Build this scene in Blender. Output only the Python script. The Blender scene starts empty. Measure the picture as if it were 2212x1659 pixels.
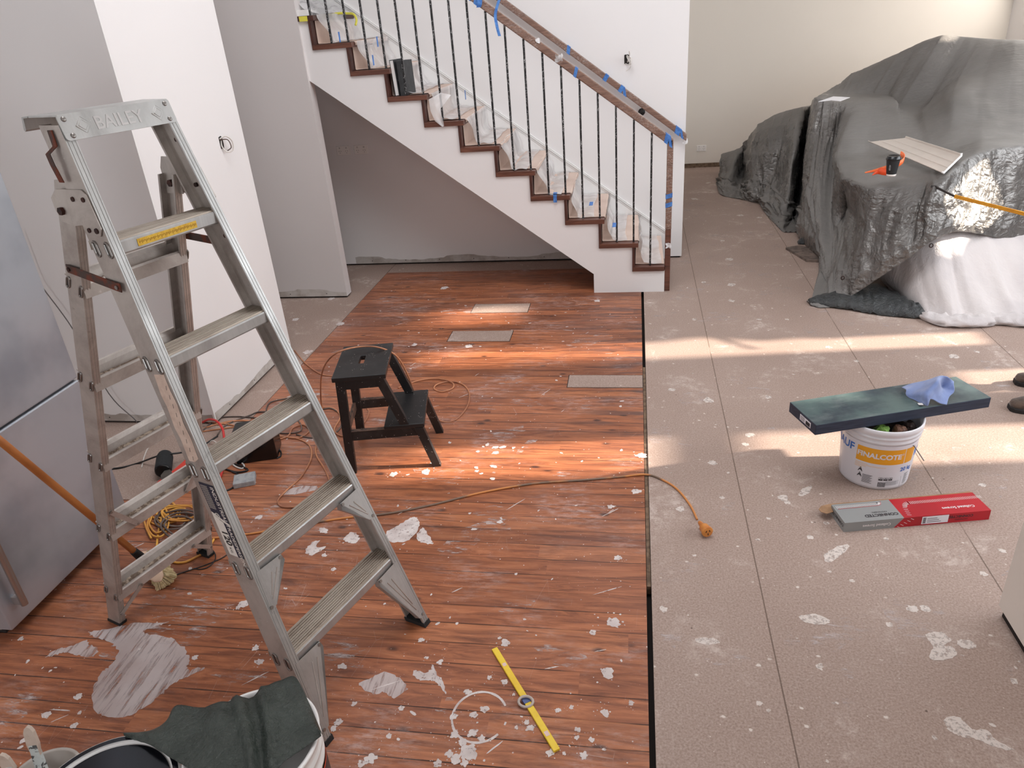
import bpy, math, random
import numpy as np
from mathutils import Vector, Matrix
random.seed(7)
SC = bpy.context.scene
COL = SC.collection
# ---------------------------------------------------------------- camera (frame taken as 2212 x 1659)
FPX, PITCH, ROLL, YAW, CAMH = 1585.4, 0.46402367, 0.0796946, -0.18541814, 1.85
cy_, sy_, cp_, sp_ = math.cos(YAW), math.sin(YAW), math.cos(PITCH), math.sin(PITCH)
FW = Vector((sy_*cp_, cy_*cp_, -sp_)); RT0 = Vector((cy_, -sy_, 0)); DN0 = FW.cross(RT0)
RT = RT0*math.cos(ROLL) + DN0*math.sin(ROLL)
DN = DN0*math.cos(ROLL) - RT0*math.sin(ROLL)
CAMP = Vector((0, 0, CAMH))
cam = bpy.data.cameras.new('camera'); camo = bpy.data.objects.new('camera', cam); COL.objects.link(camo)
cam.sensor_width = 36; cam.lens = FPX/2212*36; cam.clip_start = 0.02
camo.matrix_world = Matrix(((RT.x, -DN.x, -FW.x, 0), (RT.y, -DN.y, -FW.y, 0), (RT.z, -DN.z, -FW.z, CAMH), (0, 0, 0, 1)))
SC.camera = camo
def at(px, py, ax=2, val=0.0):
    """a measured point: where the view ray of pixel (px, py) meets the plane  axis = val"""
    d = RT*((px-1106)/FPX) + DN*((py-829.5)/FPX) + FW
    return CAMP + d*((val-CAMP[ax])/d[ax])
# ---------------------------------------------------------------- exposure, world, lights
vs = SC.view_settings; vs.view_transform = 'Standard'; vs.look = 'None'; vs.gamma = 1.0; vs.use_curve_mapping = False
vs.exposure = 0.42
cy = SC.cycles; cy.max_bounces = 7; cy.diffuse_bounces = 4; cy.glossy_bounces = 3; cy.transmission_bounces = 3; cy.transparent_max_bounces = 10
W = bpy.data.worlds.new('world'); SC.world = W; W.use_nodes = True
bg = W.node_tree.nodes['Background']; bg.inputs[0].default_value = (.80, .88, 1, 1); bg.inputs[1].default_value = 0.9
SUN_EL = 0.42   # tan of the sun's height
sun = bpy.data.lights.new('sun', 'SUN'); sun.energy = 13.0; sun.angle = 0.025; sun.color = (1, .88, .74)
so = bpy.data.objects.new('sun', sun); COL.objects.link(so)
so.rotation_mode = 'QUATERNION'; so.rotation_quaternion = Vector((1, .10, SUN_EL)).to_track_quat('Z', 'Y')
def area(name, loc, to, sx, sy, e, col):
    l = bpy.data.lights.new(name, 'AREA'); l.shape = 'RECTANGLE'; l.size = sx; l.size_y = sy; l.energy = e; l.color = col
    o = bpy.data.objects.new(name, l); COL.objects.link(o); o.location = loc
    o.rotation_mode = 'QUATERNION'; o.rotation_quaternion = (Vector(loc)-Vector(to)).to_track_quat('Z', 'Y')
    return o
area('daylight_right_windows', (3.95, 3.2, 1.75), (0, 3.2, 1.0), 5.0, 2.2, 150, (.90, .95, 1))
area('added_far_fill', (3.95, 8.3, 1.6), (.8, 8.4, .6), 2.2, 1.8, 34, (1, .94, .87))  # added warm fill for the far wall and floor, no known window
area('added_rear_fill', (1.0, -2.9, 1.9), (-.5, 4, .9), 4.5, 2.2, 66, (.90, .95, 1))  # added fill from behind the camera, no known window
area('added_left_fill', (-4.3, -.9, 1.7), (1, .8, .6), 2.4, 1.8, 45, (.95, .97, 1))  # added fill to brighten ladder and near wall end, no known window
area('stairwell_skylight', (-.3, 2.9, 4.7), (-.3, 4.6, 0), 3.0, 2.2, 85, (.95, .97, 1))
# ---------------------------------------------------------------- materials
def srgb(c):
    return tuple((x/255/12.92 if x/255 <= .04045 else ((x/255+.055)/1.055)**2.4) for x in c)
class NT:
    def __init__(s, name):
        s.m = bpy.data.materials.new(name); s.m.use_nodes = True; s.t = s.m.node_tree; s.t.nodes.clear()
        s.out = s.n('ShaderNodeOutputMaterial'); s.b = s.n('ShaderNodeBsdfPrincipled'); s.l(s.b.outputs[0], s.out.inputs[0])
        s.tc = s.n('ShaderNodeTexCoord')
    def n(s, t): return s.t.nodes.new(t)
    def l(s, a, b): s.t.links.new(a, b)
    def put(s, x, sock):
        if isinstance(x, (int, float)): sock.default_value = x
        elif isinstance(x, tuple): sock.default_value = (*x, 1) if len(sock.default_value) == 4 and len(x) == 3 else x
        else: s.l(x, sock)
    def math(s, op, a, b=0.0, c=0.0, clamp=False):
        n = s.n('ShaderNodeMath'); n.operation = op; n.use_clamp = clamp
        for i, x in enumerate((a, b, c)): s.put(x, n.inputs[i])
        return n.outputs[0]
    def mix(s, f, a, b):
        n = s.n('ShaderNodeMix'); n.data_type = 'RGBA'; s.put(f, n.inputs[0]); s.put(a, n.inputs[6]); s.put(b, n.inputs[7]); return n.outputs[2]
    def mul(s, f, a, b):
        n = s.n('ShaderNodeMix'); n.data_type = 'RGBA'; n.blend_type = 'MULTIPLY'; s.put(f, n.inputs[0]); s.put(a, n.inputs[6]); s.put(b, n.inputs[7]); return n.outputs[2]
    def co(s, scale=(1, 1, 1), loc=(0, 0, 0), src='Object', rot=(0, 0, 0)):
        m = s.n('ShaderNodeMapping'); s.l(s.tc.outputs[src], m.inputs[0]); m.inputs[1].default_value = loc; m.inputs[2].default_value = rot; m.inputs[3].default_value = scale
        return m.outputs[0]
    def noise(s, v, scale, detail=3, rough=.5, dist=0.0, out=0):
        n = s.n('ShaderNodeTexNoise'); s.l(v, n.inputs['Vector']); n.inputs['Scale'].default_value = scale; n.inputs['Detail'].default_value = detail
        n.inputs['Roughness'].default_value = rough; n.inputs['Distortion'].default_value = dist; return n.outputs[out]
    def vor(s, v, scale, out='Distance', feat='F1', rnd=1.0):
        n = s.n('ShaderNodeTexVoronoi'); n.feature = feat; s.l(v, n.inputs['Vector']); n.inputs['Scale'].default_value = scale; n.inputs['Randomness'].default_value = rnd; return n.outputs[out]
    def ramp(s, f, stops, interp='LINEAR'):
        n = s.n('ShaderNodeValToRGB'); s.put(f, n.inputs[0]); e = n.color_ramp.elements; n.color_ramp.interpolation = interp
        while len(e) < len(stops): e.new(.5)
        for el, (p, c) in zip(e, stops):
            el.position = p; el.color = (c, c, c, 1) if isinstance(c, (int, float)) else (*c, 1)
        return n.outputs[0]
    def step(s, x, lo, hi):
        n = s.n('ShaderNodeMapRange'); n.clamp = True; s.put(x, n.inputs[0]); n.inputs[1].default_value = lo; n.inputs[2].default_value = hi; n.interpolation_type = 'SMOOTHSTEP'
        return n.outputs[0]
    def sep(s, v):
        n = s.n('ShaderNodeSeparateXYZ'); s.l(v, n.inputs[0]); return n.outputs
    def bump(s, h, st, d=.01, nrm=None):
        n = s.n('ShaderNodeBump'); n.inputs['Strength'].default_value = st; n.inputs['Distance'].default_value = d; s.l(h, n.inputs['Height'])
        if nrm: s.l(nrm, n.inputs['Normal'])
        s.l(n.outputs[0], s.b.inputs['Normal']); return n.outputs[0]
    def set(s, **k):
        nm = dict(col='Base Color', rough='Roughness', metal='Metallic', alpha='Alpha', spec='Specular IOR Level', trans='Transmission Weight', sheen='Sheen Weight', coat='Coat Weight', sub='Subsurface Weight')
        for a, x in k.items(): s.put(x, s.b.inputs[nm[a]])
        return s.m
_M = {}
def mat(name, col, rough=.6, metal=0.0, col2=None, vs=6.0, vd=4, lo=.4, hi=.65, bump=0.0, bs=60.0, bd=.004, stretch=(1, 1, 1), spec=.5, trans=0.0, alpha=1.0, sheen=0.0, dist=0.0):
    if name in _M: return _M[name]
    t = NT(name); v = t.co(stretch)
    c = srgb(col)
    if col2: c = t.mix(t.step(t.noise(v, vs, vd, .6, dist), lo, hi), c, srgb(col2))
    t.set(col=c, rough=rough, metal=metal, spec=spec, trans=trans, alpha=alpha, sheen=sheen)
    if bump: t.bump(t.noise(v, bs, 4, .6, dist), bump, bd)
    _M[name] = t.m; return t.m
# ---------------------------------------------------------------- mesh builder
class MB:
    def __init__(s): s.v = []; s.f = []; s.mi = []; s.uv = {}; s.T = None
    def add(s, vs_, fs, m=0, uvs=None):
        o = len(s.v)
        for p in vs_:
            p = Vector(p); s.v.append(s.T @ p if s.T else p)
        for i, f in enumerate(fs):
            if uvs: s.uv[len(s.f)] = [uvs[j] for j in f]
            s.f.append([o+j for j in f]); s.mi.append(m)
        return s
    def box(s, a, b, m=0):
        (x0, y0, z0), (x1, y1, z1) = a, b
        return s.hexa([(x0, y0, z0), (x1, y0, z0), (x1, y1, z0), (x0, y1, z0), (x0, y0, z1), (x1, y0, z1), (x1, y1, z1), (x0, y1, z1)], m)
    def hexa(s, p, m=0):
        return s.add(p, [(3, 2, 1, 0), (4, 5, 6, 7), (0, 1, 5, 4), (1, 2, 6, 5), (2, 3, 7, 6), (3, 0, 4, 7)], m)
    def prism(s, poly, vec, m=0, mcap=None):
        n = len(poly); P = [Vector(p) for p in poly]; vec = Vector(vec)
        q = P+[p+vec for p in P]
        s.add(q, [(i, (i+1) % n, n+(i+1) % n, n+i) for i in range(n)], m)
        s.add(q, [list(range(n))[::-1], list(range(n, 2*n))], m if mcap is None else mcap); return s
    def loft(s, rings, m=0, caps=True, closed=True):
        n = len(rings[0]); q = [p for r in rings for p in r]; fs = []
        for k in range(len(rings)-1):
            for i in range(n if closed else n-1):
                j = (i+1) % n; fs.append((k*n+i, k*n+j, (k+1)*n+j, (k+1)*n+i))
        if caps: fs += [list(range(n))[::-1], list(range((len(rings)-1)*n, len(rings)*n))]
        return s.add(q, fs, m)
    def tube(s, pts, r, n=8, m=0, closed=False, flat=1.0):
        P = [Vector(p) for p in pts]; rings = []; N = len(P); up = None
        for i, p in enumerate(P):
            a = P[(i-1) % N] if closed or i else P[i]; b = P[(i+1) % N] if closed or i < N-1 else P[i]
            t = (b-a).normalized()
            if up is None: up = Vector((0, 0, 1)) if abs(t.z) < .9 else Vector((1, 0, 0))
            sd = t.cross(up).normalized(); up = sd.cross(t).normalized()
            rr = r[i] if isinstance(r, (list, tuple)) else r
            rings.append([p+sd*(rr*math.cos(k*2*math.pi/n))+up*(rr*flat*math.sin(k*2*math.pi/n)) for k in range(n)])
        if closed: rings.append(rings[0])
        return s.loft(rings, m, caps=not closed)
    def lathe(s, prof, n=32, m=0, c=(0, 0, 0), caps=True):
        c = Vector(c)
        return s.loft([[c+Vector((r*math.cos(k*2*math.pi/n), r*math.sin(k*2*math.pi/n), z)) for k in range(n)] for r, z in prof], m, caps)
    def sheet(s, rows, m=0, thick=0.0):
        n = len(rows[0]); k = len(rows); q = [Vector(p) for r in rows for p in r]
        uvs = [(j/(n-1), i/(k-1)) for i in range(k) for j in range(n)]
        fs = [(i*n+j, i*n+j+1, (i+1)*n+j+1, (i+1)*n+j) for i in range(k-1) for j in range(n-1)]
        return s.add(q, fs, m, uvs)
    def text(s, body, size, fn, m=0, ax='CENTER', ay='CENTER', bold=0.0):
        cu = bpy.data.curves.new('t', 'FONT'); cu.body = body; cu.size = size; cu.align_x = ax; cu.align_y = ay; cu.resolution_u = 3; cu.offset = bold
        o = bpy.data.objects.new('t', cu); COL.objects.link(o); bpy.context.view_layer.update()
        me = bpy.data.meshes.new_from_object(o.evaluated_get(bpy.context.evaluated_depsgraph_get()))
        s.add([fn(v.co.x, v.co.y) for v in me.vertices], [list(p.vertices) for p in me.polygons], m)
        bpy.data.objects.remove(o); bpy.data.curves.remove(cu); bpy.data.meshes.remove(me); return s
    def obj(s, name, mats, parent=None, smooth=False, bevel=0.0, sub=0, solid=0.0, wn=False, seg=2):
        me = bpy.data.meshes.new(name); me.from_pydata([tuple(p) for p in s.v], [], s.f)
        for m in (mats if isinstance(mats, (list, tuple)) else [mats]): me.materials.append(m)
        me.polygons.foreach_set('material_index', s.mi)
        if smooth: me.polygons.foreach_set('use_smooth', [True]*len(s.f))
        if s.uv:
            uvl = me.uv_layers.new(name='uv')
            for i, p in enumerate(me.polygons):
                if i in s.uv:
                    for li, uv in zip(p.loop_indices, s.uv[i]): uvl.data[li].uv = uv
        me.update()
        o = bpy.data.objects.new(name, me); COL.objects.link(o)
        if parent: o.parent = parent
        if solid: md = o.modifiers.new('solid', 'SOLIDIFY'); md.thickness = solid; md.offset = 0
        if bevel: md = o.modifiers.new('bevel', 'BEVEL'); md.width = bevel; md.segments = seg; md.limit_method = 'ANGLE'; md.angle_limit = .6
        if sub: md = o.modifiers.new('sub', 'SUBSURF'); md.levels = sub; md.render_levels = sub
        return o
def tag(o, label, cat, group=None, kind=None):
    o['label'] = label; o['category'] = cat
    if group: o['group'] = group
    if kind: o['kind'] = kind
    return o
def thing(name, label, cat, loc=(0, 0, 0), rz=0.0, group=None, mw=None):
    o = bpy.data.objects.new(name, None); COL.objects.link(o); o.location = loc; o.rotation_euler = (0, 0, rz)
    if mw is not None: o.matrix_world = mw
    return tag(o, label, cat, group)
def struct(mb, name, mats, label, cat, **k):
    o = mb.obj(name, mats, **k); return tag(o, label, cat, kind='structure')
def copy_tree(o, parent=None):
    c = o.copy(); COL.objects.link(c); c.parent = parent
    for ch in [x for x in COL.objects if x.parent == o]: copy_tree(ch, c)
    return c
def spline(pts, k=8, closed=False):
    P = [Vector(p) for p in pts]; out = []; n = len(P)
    for i in range(n if closed else n-1):
        a, b, c, d = (P[(i-1) % n], P[i], P[(i+1) % n], P[(i+2) % n]) if closed else (P[max(i-1, 0)], P[i], P[i+1], P[min(i+2, n-1)])
        for j in range(k):
            t = j/k; out.append(.5*((2*b)+(c-a)*t+(2*a-5*b+4*c-d)*t*t+(3*b-a-3*c+d)*t**3))
    if not closed: out.append(P[-1])
    return out
# ---------------------------------------------------------------- floor materials
def floor_wood():
    t = NT('worn red timber boards'); v = t.co(); x, y, z = t.sep(v)
    bw = .0868
    yb = t.math('DIVIDE', t.math('ADD', y, .004), bw); bi = t.math('FLOOR', yb); fr = t.math('FRACT', yb)
    wn = t.n('ShaderNodeTexWhiteNoise'); wn.noise_dimensions = '1D'; t.l(bi, wn.inputs['W'])
    # board ends
    seg = t.math('FLOOR', t.math('DIVIDE', t.math('ADD', x, t.math('MULTIPLY', wn.outputs[0], 7.0)), 2.6))
    w2 = t.n('ShaderNodeTexWhiteNoise'); w2.noise_dimensions = '2D'; cb = t.n('ShaderNodeCombineXYZ'); t.l(bi, cb.inputs[0]); t.l(seg, cb.inputs[1]); t.l(cb.outputs[0], w2.inputs['Vector'])
    off = t.n('ShaderNodeVectorMath'); off.operation = 'MULTIPLY_ADD'; t.l(w2.outputs['Color'], off.inputs[0]); off.inputs[1].default_value = (9, 9, 9); t.l(v, off.inputs[2])
    mp = t.n('ShaderNodeMapping'); t.l(off.outputs[0], mp.inputs[0]); mp.inputs[3].default_value = (1.0, 9, 1)
    grain = t.noise(mp.outputs[0], 3.2, 8, .68, 1.2)
    mp2 = t.n('ShaderNodeMapping'); t.l(off.outputs[0], mp2.inputs[0]); mp2.inputs[3].default_value = (1.0, 34, 1)
    fine = t.noise(mp2.outputs[0], 4.0, 4, .6, .3)
    c = t.ramp(grain, [(.25, srgb((96, 54, 38))), (.42, srgb((142, 86, 58))), (.56, srgb((176, 110, 74))), (.72, srgb((200, 136, 96)))])
    c = t.mul(.92, c, t.ramp(w2.outputs[0], [(0, (.60, .56, .57)), (.35, (.86, .80, .78)), (.7, (1.0, .94, .9)), (1, (1.0, 1.0, .98))]))
    c = t.mul(.42, c, t.ramp(fine, [(.3, .55), (.6, 1.0)]))
    # knots
    mk = t.n('ShaderNodeMapping'); t.l(off.outputs[0], mk.inputs[0]); mk.inputs[3].default_value = (1, 1.9, 1)
    kn = t.math('ADD', t.vor(mk.outputs[0], 4.6), t.math('MULTIPLY', t.noise(v, 30, 3), .035))
    c = t.mix(t.math('MULTIPLY', t.step(kn, .16, .06), .85), c, srgb((52, 30, 26)))
    # worn grey stain near the cut edge and dark weathered patches
    st = t.math('MULTIPLY', t.step(x, -.55, .02), t.step(t.noise(t.co((.7, 5, 1)), 3.0, 5, .6), .45, .62))
    yy = t.math('MULTIPLY', t.step(y, 2.9, 3.3), t.step(y, 5.4, 4.6))
    c = t.mix(t.math('MULTIPLY', t.math('MULTIPLY', st, yy), .75), c, srgb((74, 58, 58)))
    gap = t.math('MAXIMUM', t.step(fr, .03, .008), t.step(fr, .97, .992))
    gm = t.math('MULTIPLY', gap, t.step(t.noise(t.co((1.2, 30, 1)), 2.2, 3), .36, .56))
    c = t.mix(t.math('MULTIPLY', gm, .95), c, srgb((28, 15, 13)))
    # whitish sanding dust and scuffs
    d1 = t.step(t.noise(t.co((1, 1.3, 1)), 2.1, 5, .62), .47, .72)
    d2 = t.step(t.noise(t.co((1, 3.4, 1), rot=(0, 0, .35)), 15, 7, .75), .42, .68)
    c = t.mix(t.math('MULTIPLY', t.math('MULTIPLY', d1, d2), .5), c, srgb((214, 196, 192)))
    c = t.mix(t.math('MULTIPLY', t.step(t.noise(v, .8, 2), .4, .7), .09), c, srgb((205, 176, 170)))
    # many small flecks of plaster
    fl = t.math('ADD', t.vor(t.co((1, 1.1, 1)), 26), t.math('MULTIPLY', t.noise(v, 70, 4, .7), .22))
    den = t.step(t.noise(v, 1.7, 3), .42, .62)
    fk = t.math('MULTIPLY', t.step(fl, .185, .15), t.step(t.noise(v, 9, 2), .46, .5))
    fl2 = t.math('ADD', t.vor(t.co((1, 1, 1), (3, 5, 0)), 75), t.math('MULTIPLY', t.noise(v, 160, 3, .7), .2))
    fk2 = t.math('MULTIPLY', t.step(fl2, .2, .165), t.math('MULTIPLY', den, t.step(t.noise(v, 24, 2), .48, .54)))
    fk = t.math('MAXIMUM', fk, fk2)
    # long fine scratches
    sc = t.step(t.vor(t.co((2.2, .5, 1), rot=(0, 0, .6)), 6, feat='DISTANCE_TO_EDGE'), .004, .0015)
    sc = t.math('MULTIPLY', sc, t.step(t.noise(v, 5, 2), .60, .64))
    fk = t.math('MAXIMUM', fk, t.math('MULTIPLY', sc, .22))
    c = t.mix(t.math('MULTIPLY', fk, .85), c, srgb((226, 215, 210)))
    r = t.math('ADD', t.math('MULTIPLY', t.noise(v, 9, 4, .6), .3), t.math('ADD', t.math('MULTIPLY', fk, .3), .26))
    t.set(col=c, rough=r, spec=.38)
    h = t.math('ADD', t.math('MULTIPLY', gap, -1.0), t.math('ADD', t.math('MULTIPLY', fine, .12), t.math('MULTIPLY', fk, .4)))
    t.bump(h, .55, .003)
    return t.m
def floor_chip(name='particleboard sheet', seams=()):
    t = NT(name); v = t.co(); x, y, z = t.sep(v)
    c = t.ramp(t.noise(v, 150, 5, .75), [(.3, srgb((136, 116, 106))), (.5, srgb((168, 147, 136))), (.72, srgb((192, 174, 164)))])
    c = t.mul(.6, c, t.ramp(t.noise(v, 1.6, 4, .6), [(.3, (.84, .80, .78)), (.65, (1, .99, .98))]))
    d = t.math('MULTIPLY', t.step(t.noise(t.co(), 3.2, 6, .7, .6), .52, .72), t.step(t.noise(v, 22, 5, .75), .4, .66))
    c = t.mix(t.math('MULTIPLY', d, .78), c, srgb((222, 208, 200)))
    fl = t.math('ADD', t.vor(t.co((1, 1.2, 1)), 13), t.math('MULTIPLY', t.noise(v, 45, 5, .75), .28))
    fk = t.math('MULTIPLY', t.step(fl, .245, .19), t.step(t.noise(v, 6, 3), .47, .53))
    fl2 = t.math('ADD', t.vor(t.co((1, 1, 1), (2, 7, 0)), 48), t.math('MULTIPLY', t.noise(v, 130, 3, .7), .22))
    fk = t.math('MAXIMUM', fk, t.math('MULTIPLY', t.step(fl2, .2, .165), t.step(t.noise(v, 19, 2), .52, .58)))
    c = t.mix(t.math('MULTIPLY', fk, .75), c, srgb((230, 220, 212)))
    sp = t.step(t.math('ADD', t.vor(t.co((1, 1, 1), (7, 1, 0)), 7), t.math('MULTIPLY', t.noise(v, 90, 2), .012)), .035, .026)
    c = t.mix(t.math('MULTIPLY', sp, .7), c, srgb((80, 62, 54)))
    for sx in seams:
        wob = t.math('MULTIPLY', t.math('SUBTRACT', t.noise(t.co((1, .6, 1)), 1.0, 2), .5), .02)
        dd = t.math('ABSOLUTE', t.math('SUBTRACT', t.math('ADD', x, t.math('MULTIPLY', wob, .4)), sx))
        ln = t.math('MULTIPLY', t.step(dd, .0032, .0012), t.step(t.noise(t.co((1, 2, 1)), 1.5, 3), .3, .45))
        c = t.mix(t.math('MULTIPLY', ln, .8), c, srgb((92, 74, 62)))
    t.set(col=c, rough=.62, spec=.35)
    t.bump(t.math('ADD', t.noise(v, 260, 3, .7), t.math('MULTIPLY', fk, .6)), .25, .002)
    return t.m
def plaster(name, col, b=.12):
    t = NT(name); v = t.co()
    c = t.mix(t.step(t.noise(v, .9, 3), .3, .7), srgb(col), srgb(tuple(max(0, k-5) for k in col)))
    t.set(col=c, rough=.55, spec=.35); t.bump(t.noise(v, 320, 3, .6), b, .001); return t.m
M_white = plaster('painted plasterboard', (236, 233, 232))
M_far = plaster('cream painted plasterboard', (232, 225, 215))
M_pier = plaster('plasterboard greyed for shade', (214, 208, 206))  # shade of the camera-facing side is put into this grey
M_dark = mat('dark recess', (38, 30, 27), .9)
M_raw = mat('raw skirting stopping', (196, 190, 184), .8, col2=(168, 158, 150), vs=9)
M_batten = mat('dusty brown batten', (122, 100, 80), .8, col2=(88, 70, 55), vs=30)
M_wood = floor_wood(); M_chip = floor_chip('particleboard sheet', (.4385, 1.2245, 2.0245, 2.82)); M_chip2 = floor_chip('grey board', ())
# ---------------------------------------------------------------- room
b = MB().box((-2.05, .2, -.03), (.044, 5.68, 0)).box((-4.4, .2, -.03), (-2.0501, 2.448, 0))
floor = struct(b, 'floor', [M_wood], 'worn reddish timber floorboards spattered with white plaster', 'floor')
b = MB().box((.062, -3.0, -.03), (6.2, 9.75, 0))
struct(b, 'floor.001', [M_chip], 'brown particleboard sheet floor right of the dark gap', 'floor')
b = MB().box((-4.4, 2.452, -.03), (-2.054, 5.95, 0)).box((-2.05, 5.684, -.03), (.044, 5.95, -.001)).box((-2.05, -3, -.03), (.044, .2, 0))
struct(b, 'floor.002', [M_chip2], 'grey board strip along the left wall and stair wall', 'floor')
struct(MB().box((-4.4, -3, -.09), (6.2, 9.75, -.05)), 'floor.003', [M_dark], 'dark subfloor seen in the gap between timber and particleboard', 'floor')
# fibreboard patches let into the timber
PM = floor_chip('fibreboard patch')
for (x0, x1, y0, y1), wh in (((-1.142, -.74, 4.735, 4.905), 'farthest from the camera, nearest the stairs'), ((-1.197, -.79, 4.235, 4.405), 'middle one of three, in the sunlight'), ((-.366, .043, 3.596, 3.745), 'touching the dark gap')):
    mb = MB().box((x0, y0, -.01), (x1, y1, .0012)); mb.box((x0-.004, y0-.004, -.01), (x1+.001 if x1 > 0 else x1+.004, y1+.004, .0005), 1)
    struct(mb, 'floor_patch', [PM, M_dark], 'pale rectangular board patch in the timber floor, ' + wh, 'floor patch')
struct(MB().box((.046, 2.05, -.04), (.060, 3.86, -.004)), 'trim_1', [M_batten], 'brown timber batten showing in the floor gap', 'trim')
XL, YP = -2.22, 5.09
def wall(name, a, bb, m, label, gap=.014):
    (x0, y0), (x1, y1) = a, bb; z1 = 5.0
    mb = MB().box((x0, y0, gap), (x1, y1, z1)); i = .012
    if gap: mb.box((x0+i, y0+i, -.03), (x1-i, y1-i, gap), 1)  # dark core paints in the shade of the gap under the wall
    return struct(mb, name, [m, M_dark], label, 'wall')
# left block: bright side faces +X, shaded side faces the camera
wall('wall_left', (-4.4, 3.14), (XL, 4.119), M_white, 'white painted wall block left of the stairs with a cable loop in it')
wall('wall_pier', (-4.4, YP), (-2.187, YP+.092), M_pier, 'nib wall at the left end of the staircase, shade put into its grey')
wall('wall_stair', (-4.4, 5.907), (.37, 6.0), M_white, 'white wall behind the staircase')
wall('wall_back', (.2, 9.6), (6.2, 9.72), M_far, 'cream wall far behind the covered furniture', .05)
wall('wall_return', (.25, 6.0), (.36, 9.6), M_white, 'return wall behind the stair wall')
wall('wall_outer_left', (-4.5, -3), (-4.4, 6.0), M_white, 'outer wall on the left')
struct(MB().box((.2, 9.585, 0), (6.2, 9.6, .05)), 'baseboard_back', [M_batten], 'brown batten along the foot of the far wall', 'baseboard')
def skim(y, x0, x1, seed, par, fx=None):
    rnd = random.Random(seed); n = int(abs(x1-x0)/.03); P = []
    for i in range(n+1):
        x = x0+(x1-x0)*i/n; h = .035+.012*math.sin(i*.21+seed)+rnd.uniform(0, .006)+(.012 if (i//9) % 3 == 0 else 0)
        P.append((x, h))
    mb = MB(); pt = (lambda x, z: (x, y-.0012, z)) if fx is None else (lambda x, z: (fx+.0012, x, z))
    mb.add([pt(x, .014) for x, h in P]+[pt(x, .014+h) for x, h in P], [(i, i+1, n+2+i, n+1+i) for i in range(n)])
    for i in range(int(abs(x1-x0)/.3)):
        x = x0+(x1-x0)*(i+.5)*.3/abs(x1-x0); mb.add([(lambda a: (a[0], a[1]-(.0006 if fx is None else 0), a[2]) if fx is None else (a[0]+.0006, a[1], a[2]))(pt(x+.004*math.cos(k), .036+.004*math.sin(k))) for k in range(6)], [list(range(6))], 1)
    o = mb.obj('stopping_strip', [M_raw, M_dark], bpy.data.objects[par])
skim(5.907, -2.4, -.1, 1, 'wall_stair'); skim(YP, -3.4, -2.19, 2, 'wall_pier'); skim(0, 3.15, 4.11, 3, 'wall_left', XL); skim(3.14, -3.6, -2.23, 4, 'wall_left')
# cabinet-like near wall end, bottom right of the frame
wall('wall_near_right', (1.166, -.6), (1.30, 2.0), plaster('cream wall end', (226, 216, 206)), 'cream wall end at the lower right, lifted clear of the floor', .035)
# shell; window openings on the right are shaped to throw the sun patches
def holes(name, x, yr, ops, z1, m, label):
    mb = MB(); ys = sorted({yr[0], yr[1], *[o[0] for o in ops], *[o[1] for o in ops]})
    for a, c in zip(ys, ys[1:]):
        zs = [(o[2], o[3]) for o in ops if o[0] <= a and o[1] >= c]; z = 0
        for lo, hi in sorted(zs): mb.box((x, a, z), (x+.1, c, lo)); z = hi
        mb.box((x, a, z), (x+.1, c, z1))
    return struct(mb, name, m, label, 'wall')
OPS = [(3.17, 3.48, .9, 1.50), (3.17, 3.48, 1.63, 2.22), (3.80, 4.04, .3, 1.02), (4.36, 4.66, .85, 2.25), (5.02, 5.34, 2.02, 2.3), (5.06, 5.42, 1.14, 1.60), (7.55, 7.8, 1.94, 2.08), (8.5, 9.0, .5, 1.6)]
holes('wall_right', 4.0, (-3, 9.6), OPS, 5.0, M_white, 'right-hand wall with window openings shaped for the sun patches')
struct(MB().box((-4.5, -3.1, 0), (4.1, -3, 5.0)), 'wall_rear', M_white, 'wall behind the camera', 'wall')
struct(MB().box((-4.5, -3.1, 5.0), (6.3, 9.8, 5.1)), 'ceiling', M_white, 'white ceiling above the stairwell', 'ceiling')

# unseen panel added beside the middle window: its wavy edge shapes the patch of sun on the floor
cz = [(2.32, 4.60), (2.0, 4.62), (1.8, 4.58), (1.652, 4.595), (1.596, 4.570), (1.53, 4.600), (1.474, 4.62), (1.39, 4.56), (1.315, 4.523), (1.26, 4.545), (1.218, 4.535), (1.15, 4.515), (1.08, 4.529), (.8, 4.53)]
mbc = MB(); cz = [Vector((0, y, z)) for z, y in cz]; cz = spline(cz, 4)
mbc.sheet([[Vector((3.93+.015*math.sin(k*1.3+q.z*3), q.y+(4.74-q.y)*k/8, q.z)) for k in range(9)] for q in cz])
tag(mbc.obj('sun_panel', mat('grey curtain', (190, 186, 182), .9), solid=.003, smooth=True), 'unseen narrow panel added to shape the sun patch, beside the middle right-hand opening', 'sun_panel')
# ---------------------------------------------------------------- staircase
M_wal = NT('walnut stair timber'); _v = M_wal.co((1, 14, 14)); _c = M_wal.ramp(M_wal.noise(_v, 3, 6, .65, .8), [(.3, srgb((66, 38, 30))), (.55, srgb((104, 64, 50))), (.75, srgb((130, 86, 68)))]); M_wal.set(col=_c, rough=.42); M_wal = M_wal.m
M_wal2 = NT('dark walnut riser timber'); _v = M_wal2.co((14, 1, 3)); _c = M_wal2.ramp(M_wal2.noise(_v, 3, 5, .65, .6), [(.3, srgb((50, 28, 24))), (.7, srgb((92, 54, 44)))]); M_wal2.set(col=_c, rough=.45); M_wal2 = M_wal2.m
X0, Z0, GO, RI = -.0163, .1585, .2334, .1755
YS, YW = 5.11, 5.907      # stringer front, wall behind
NT_ = 10
st = thing('staircase', 'white sided staircase with dark walnut treads and risers rising to the left', 'staircase', (0, YS, 0))
def rel(mb):  # shift into the thing's own frame
    for p in mb.v: p.y -= YS
    return mb
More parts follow.
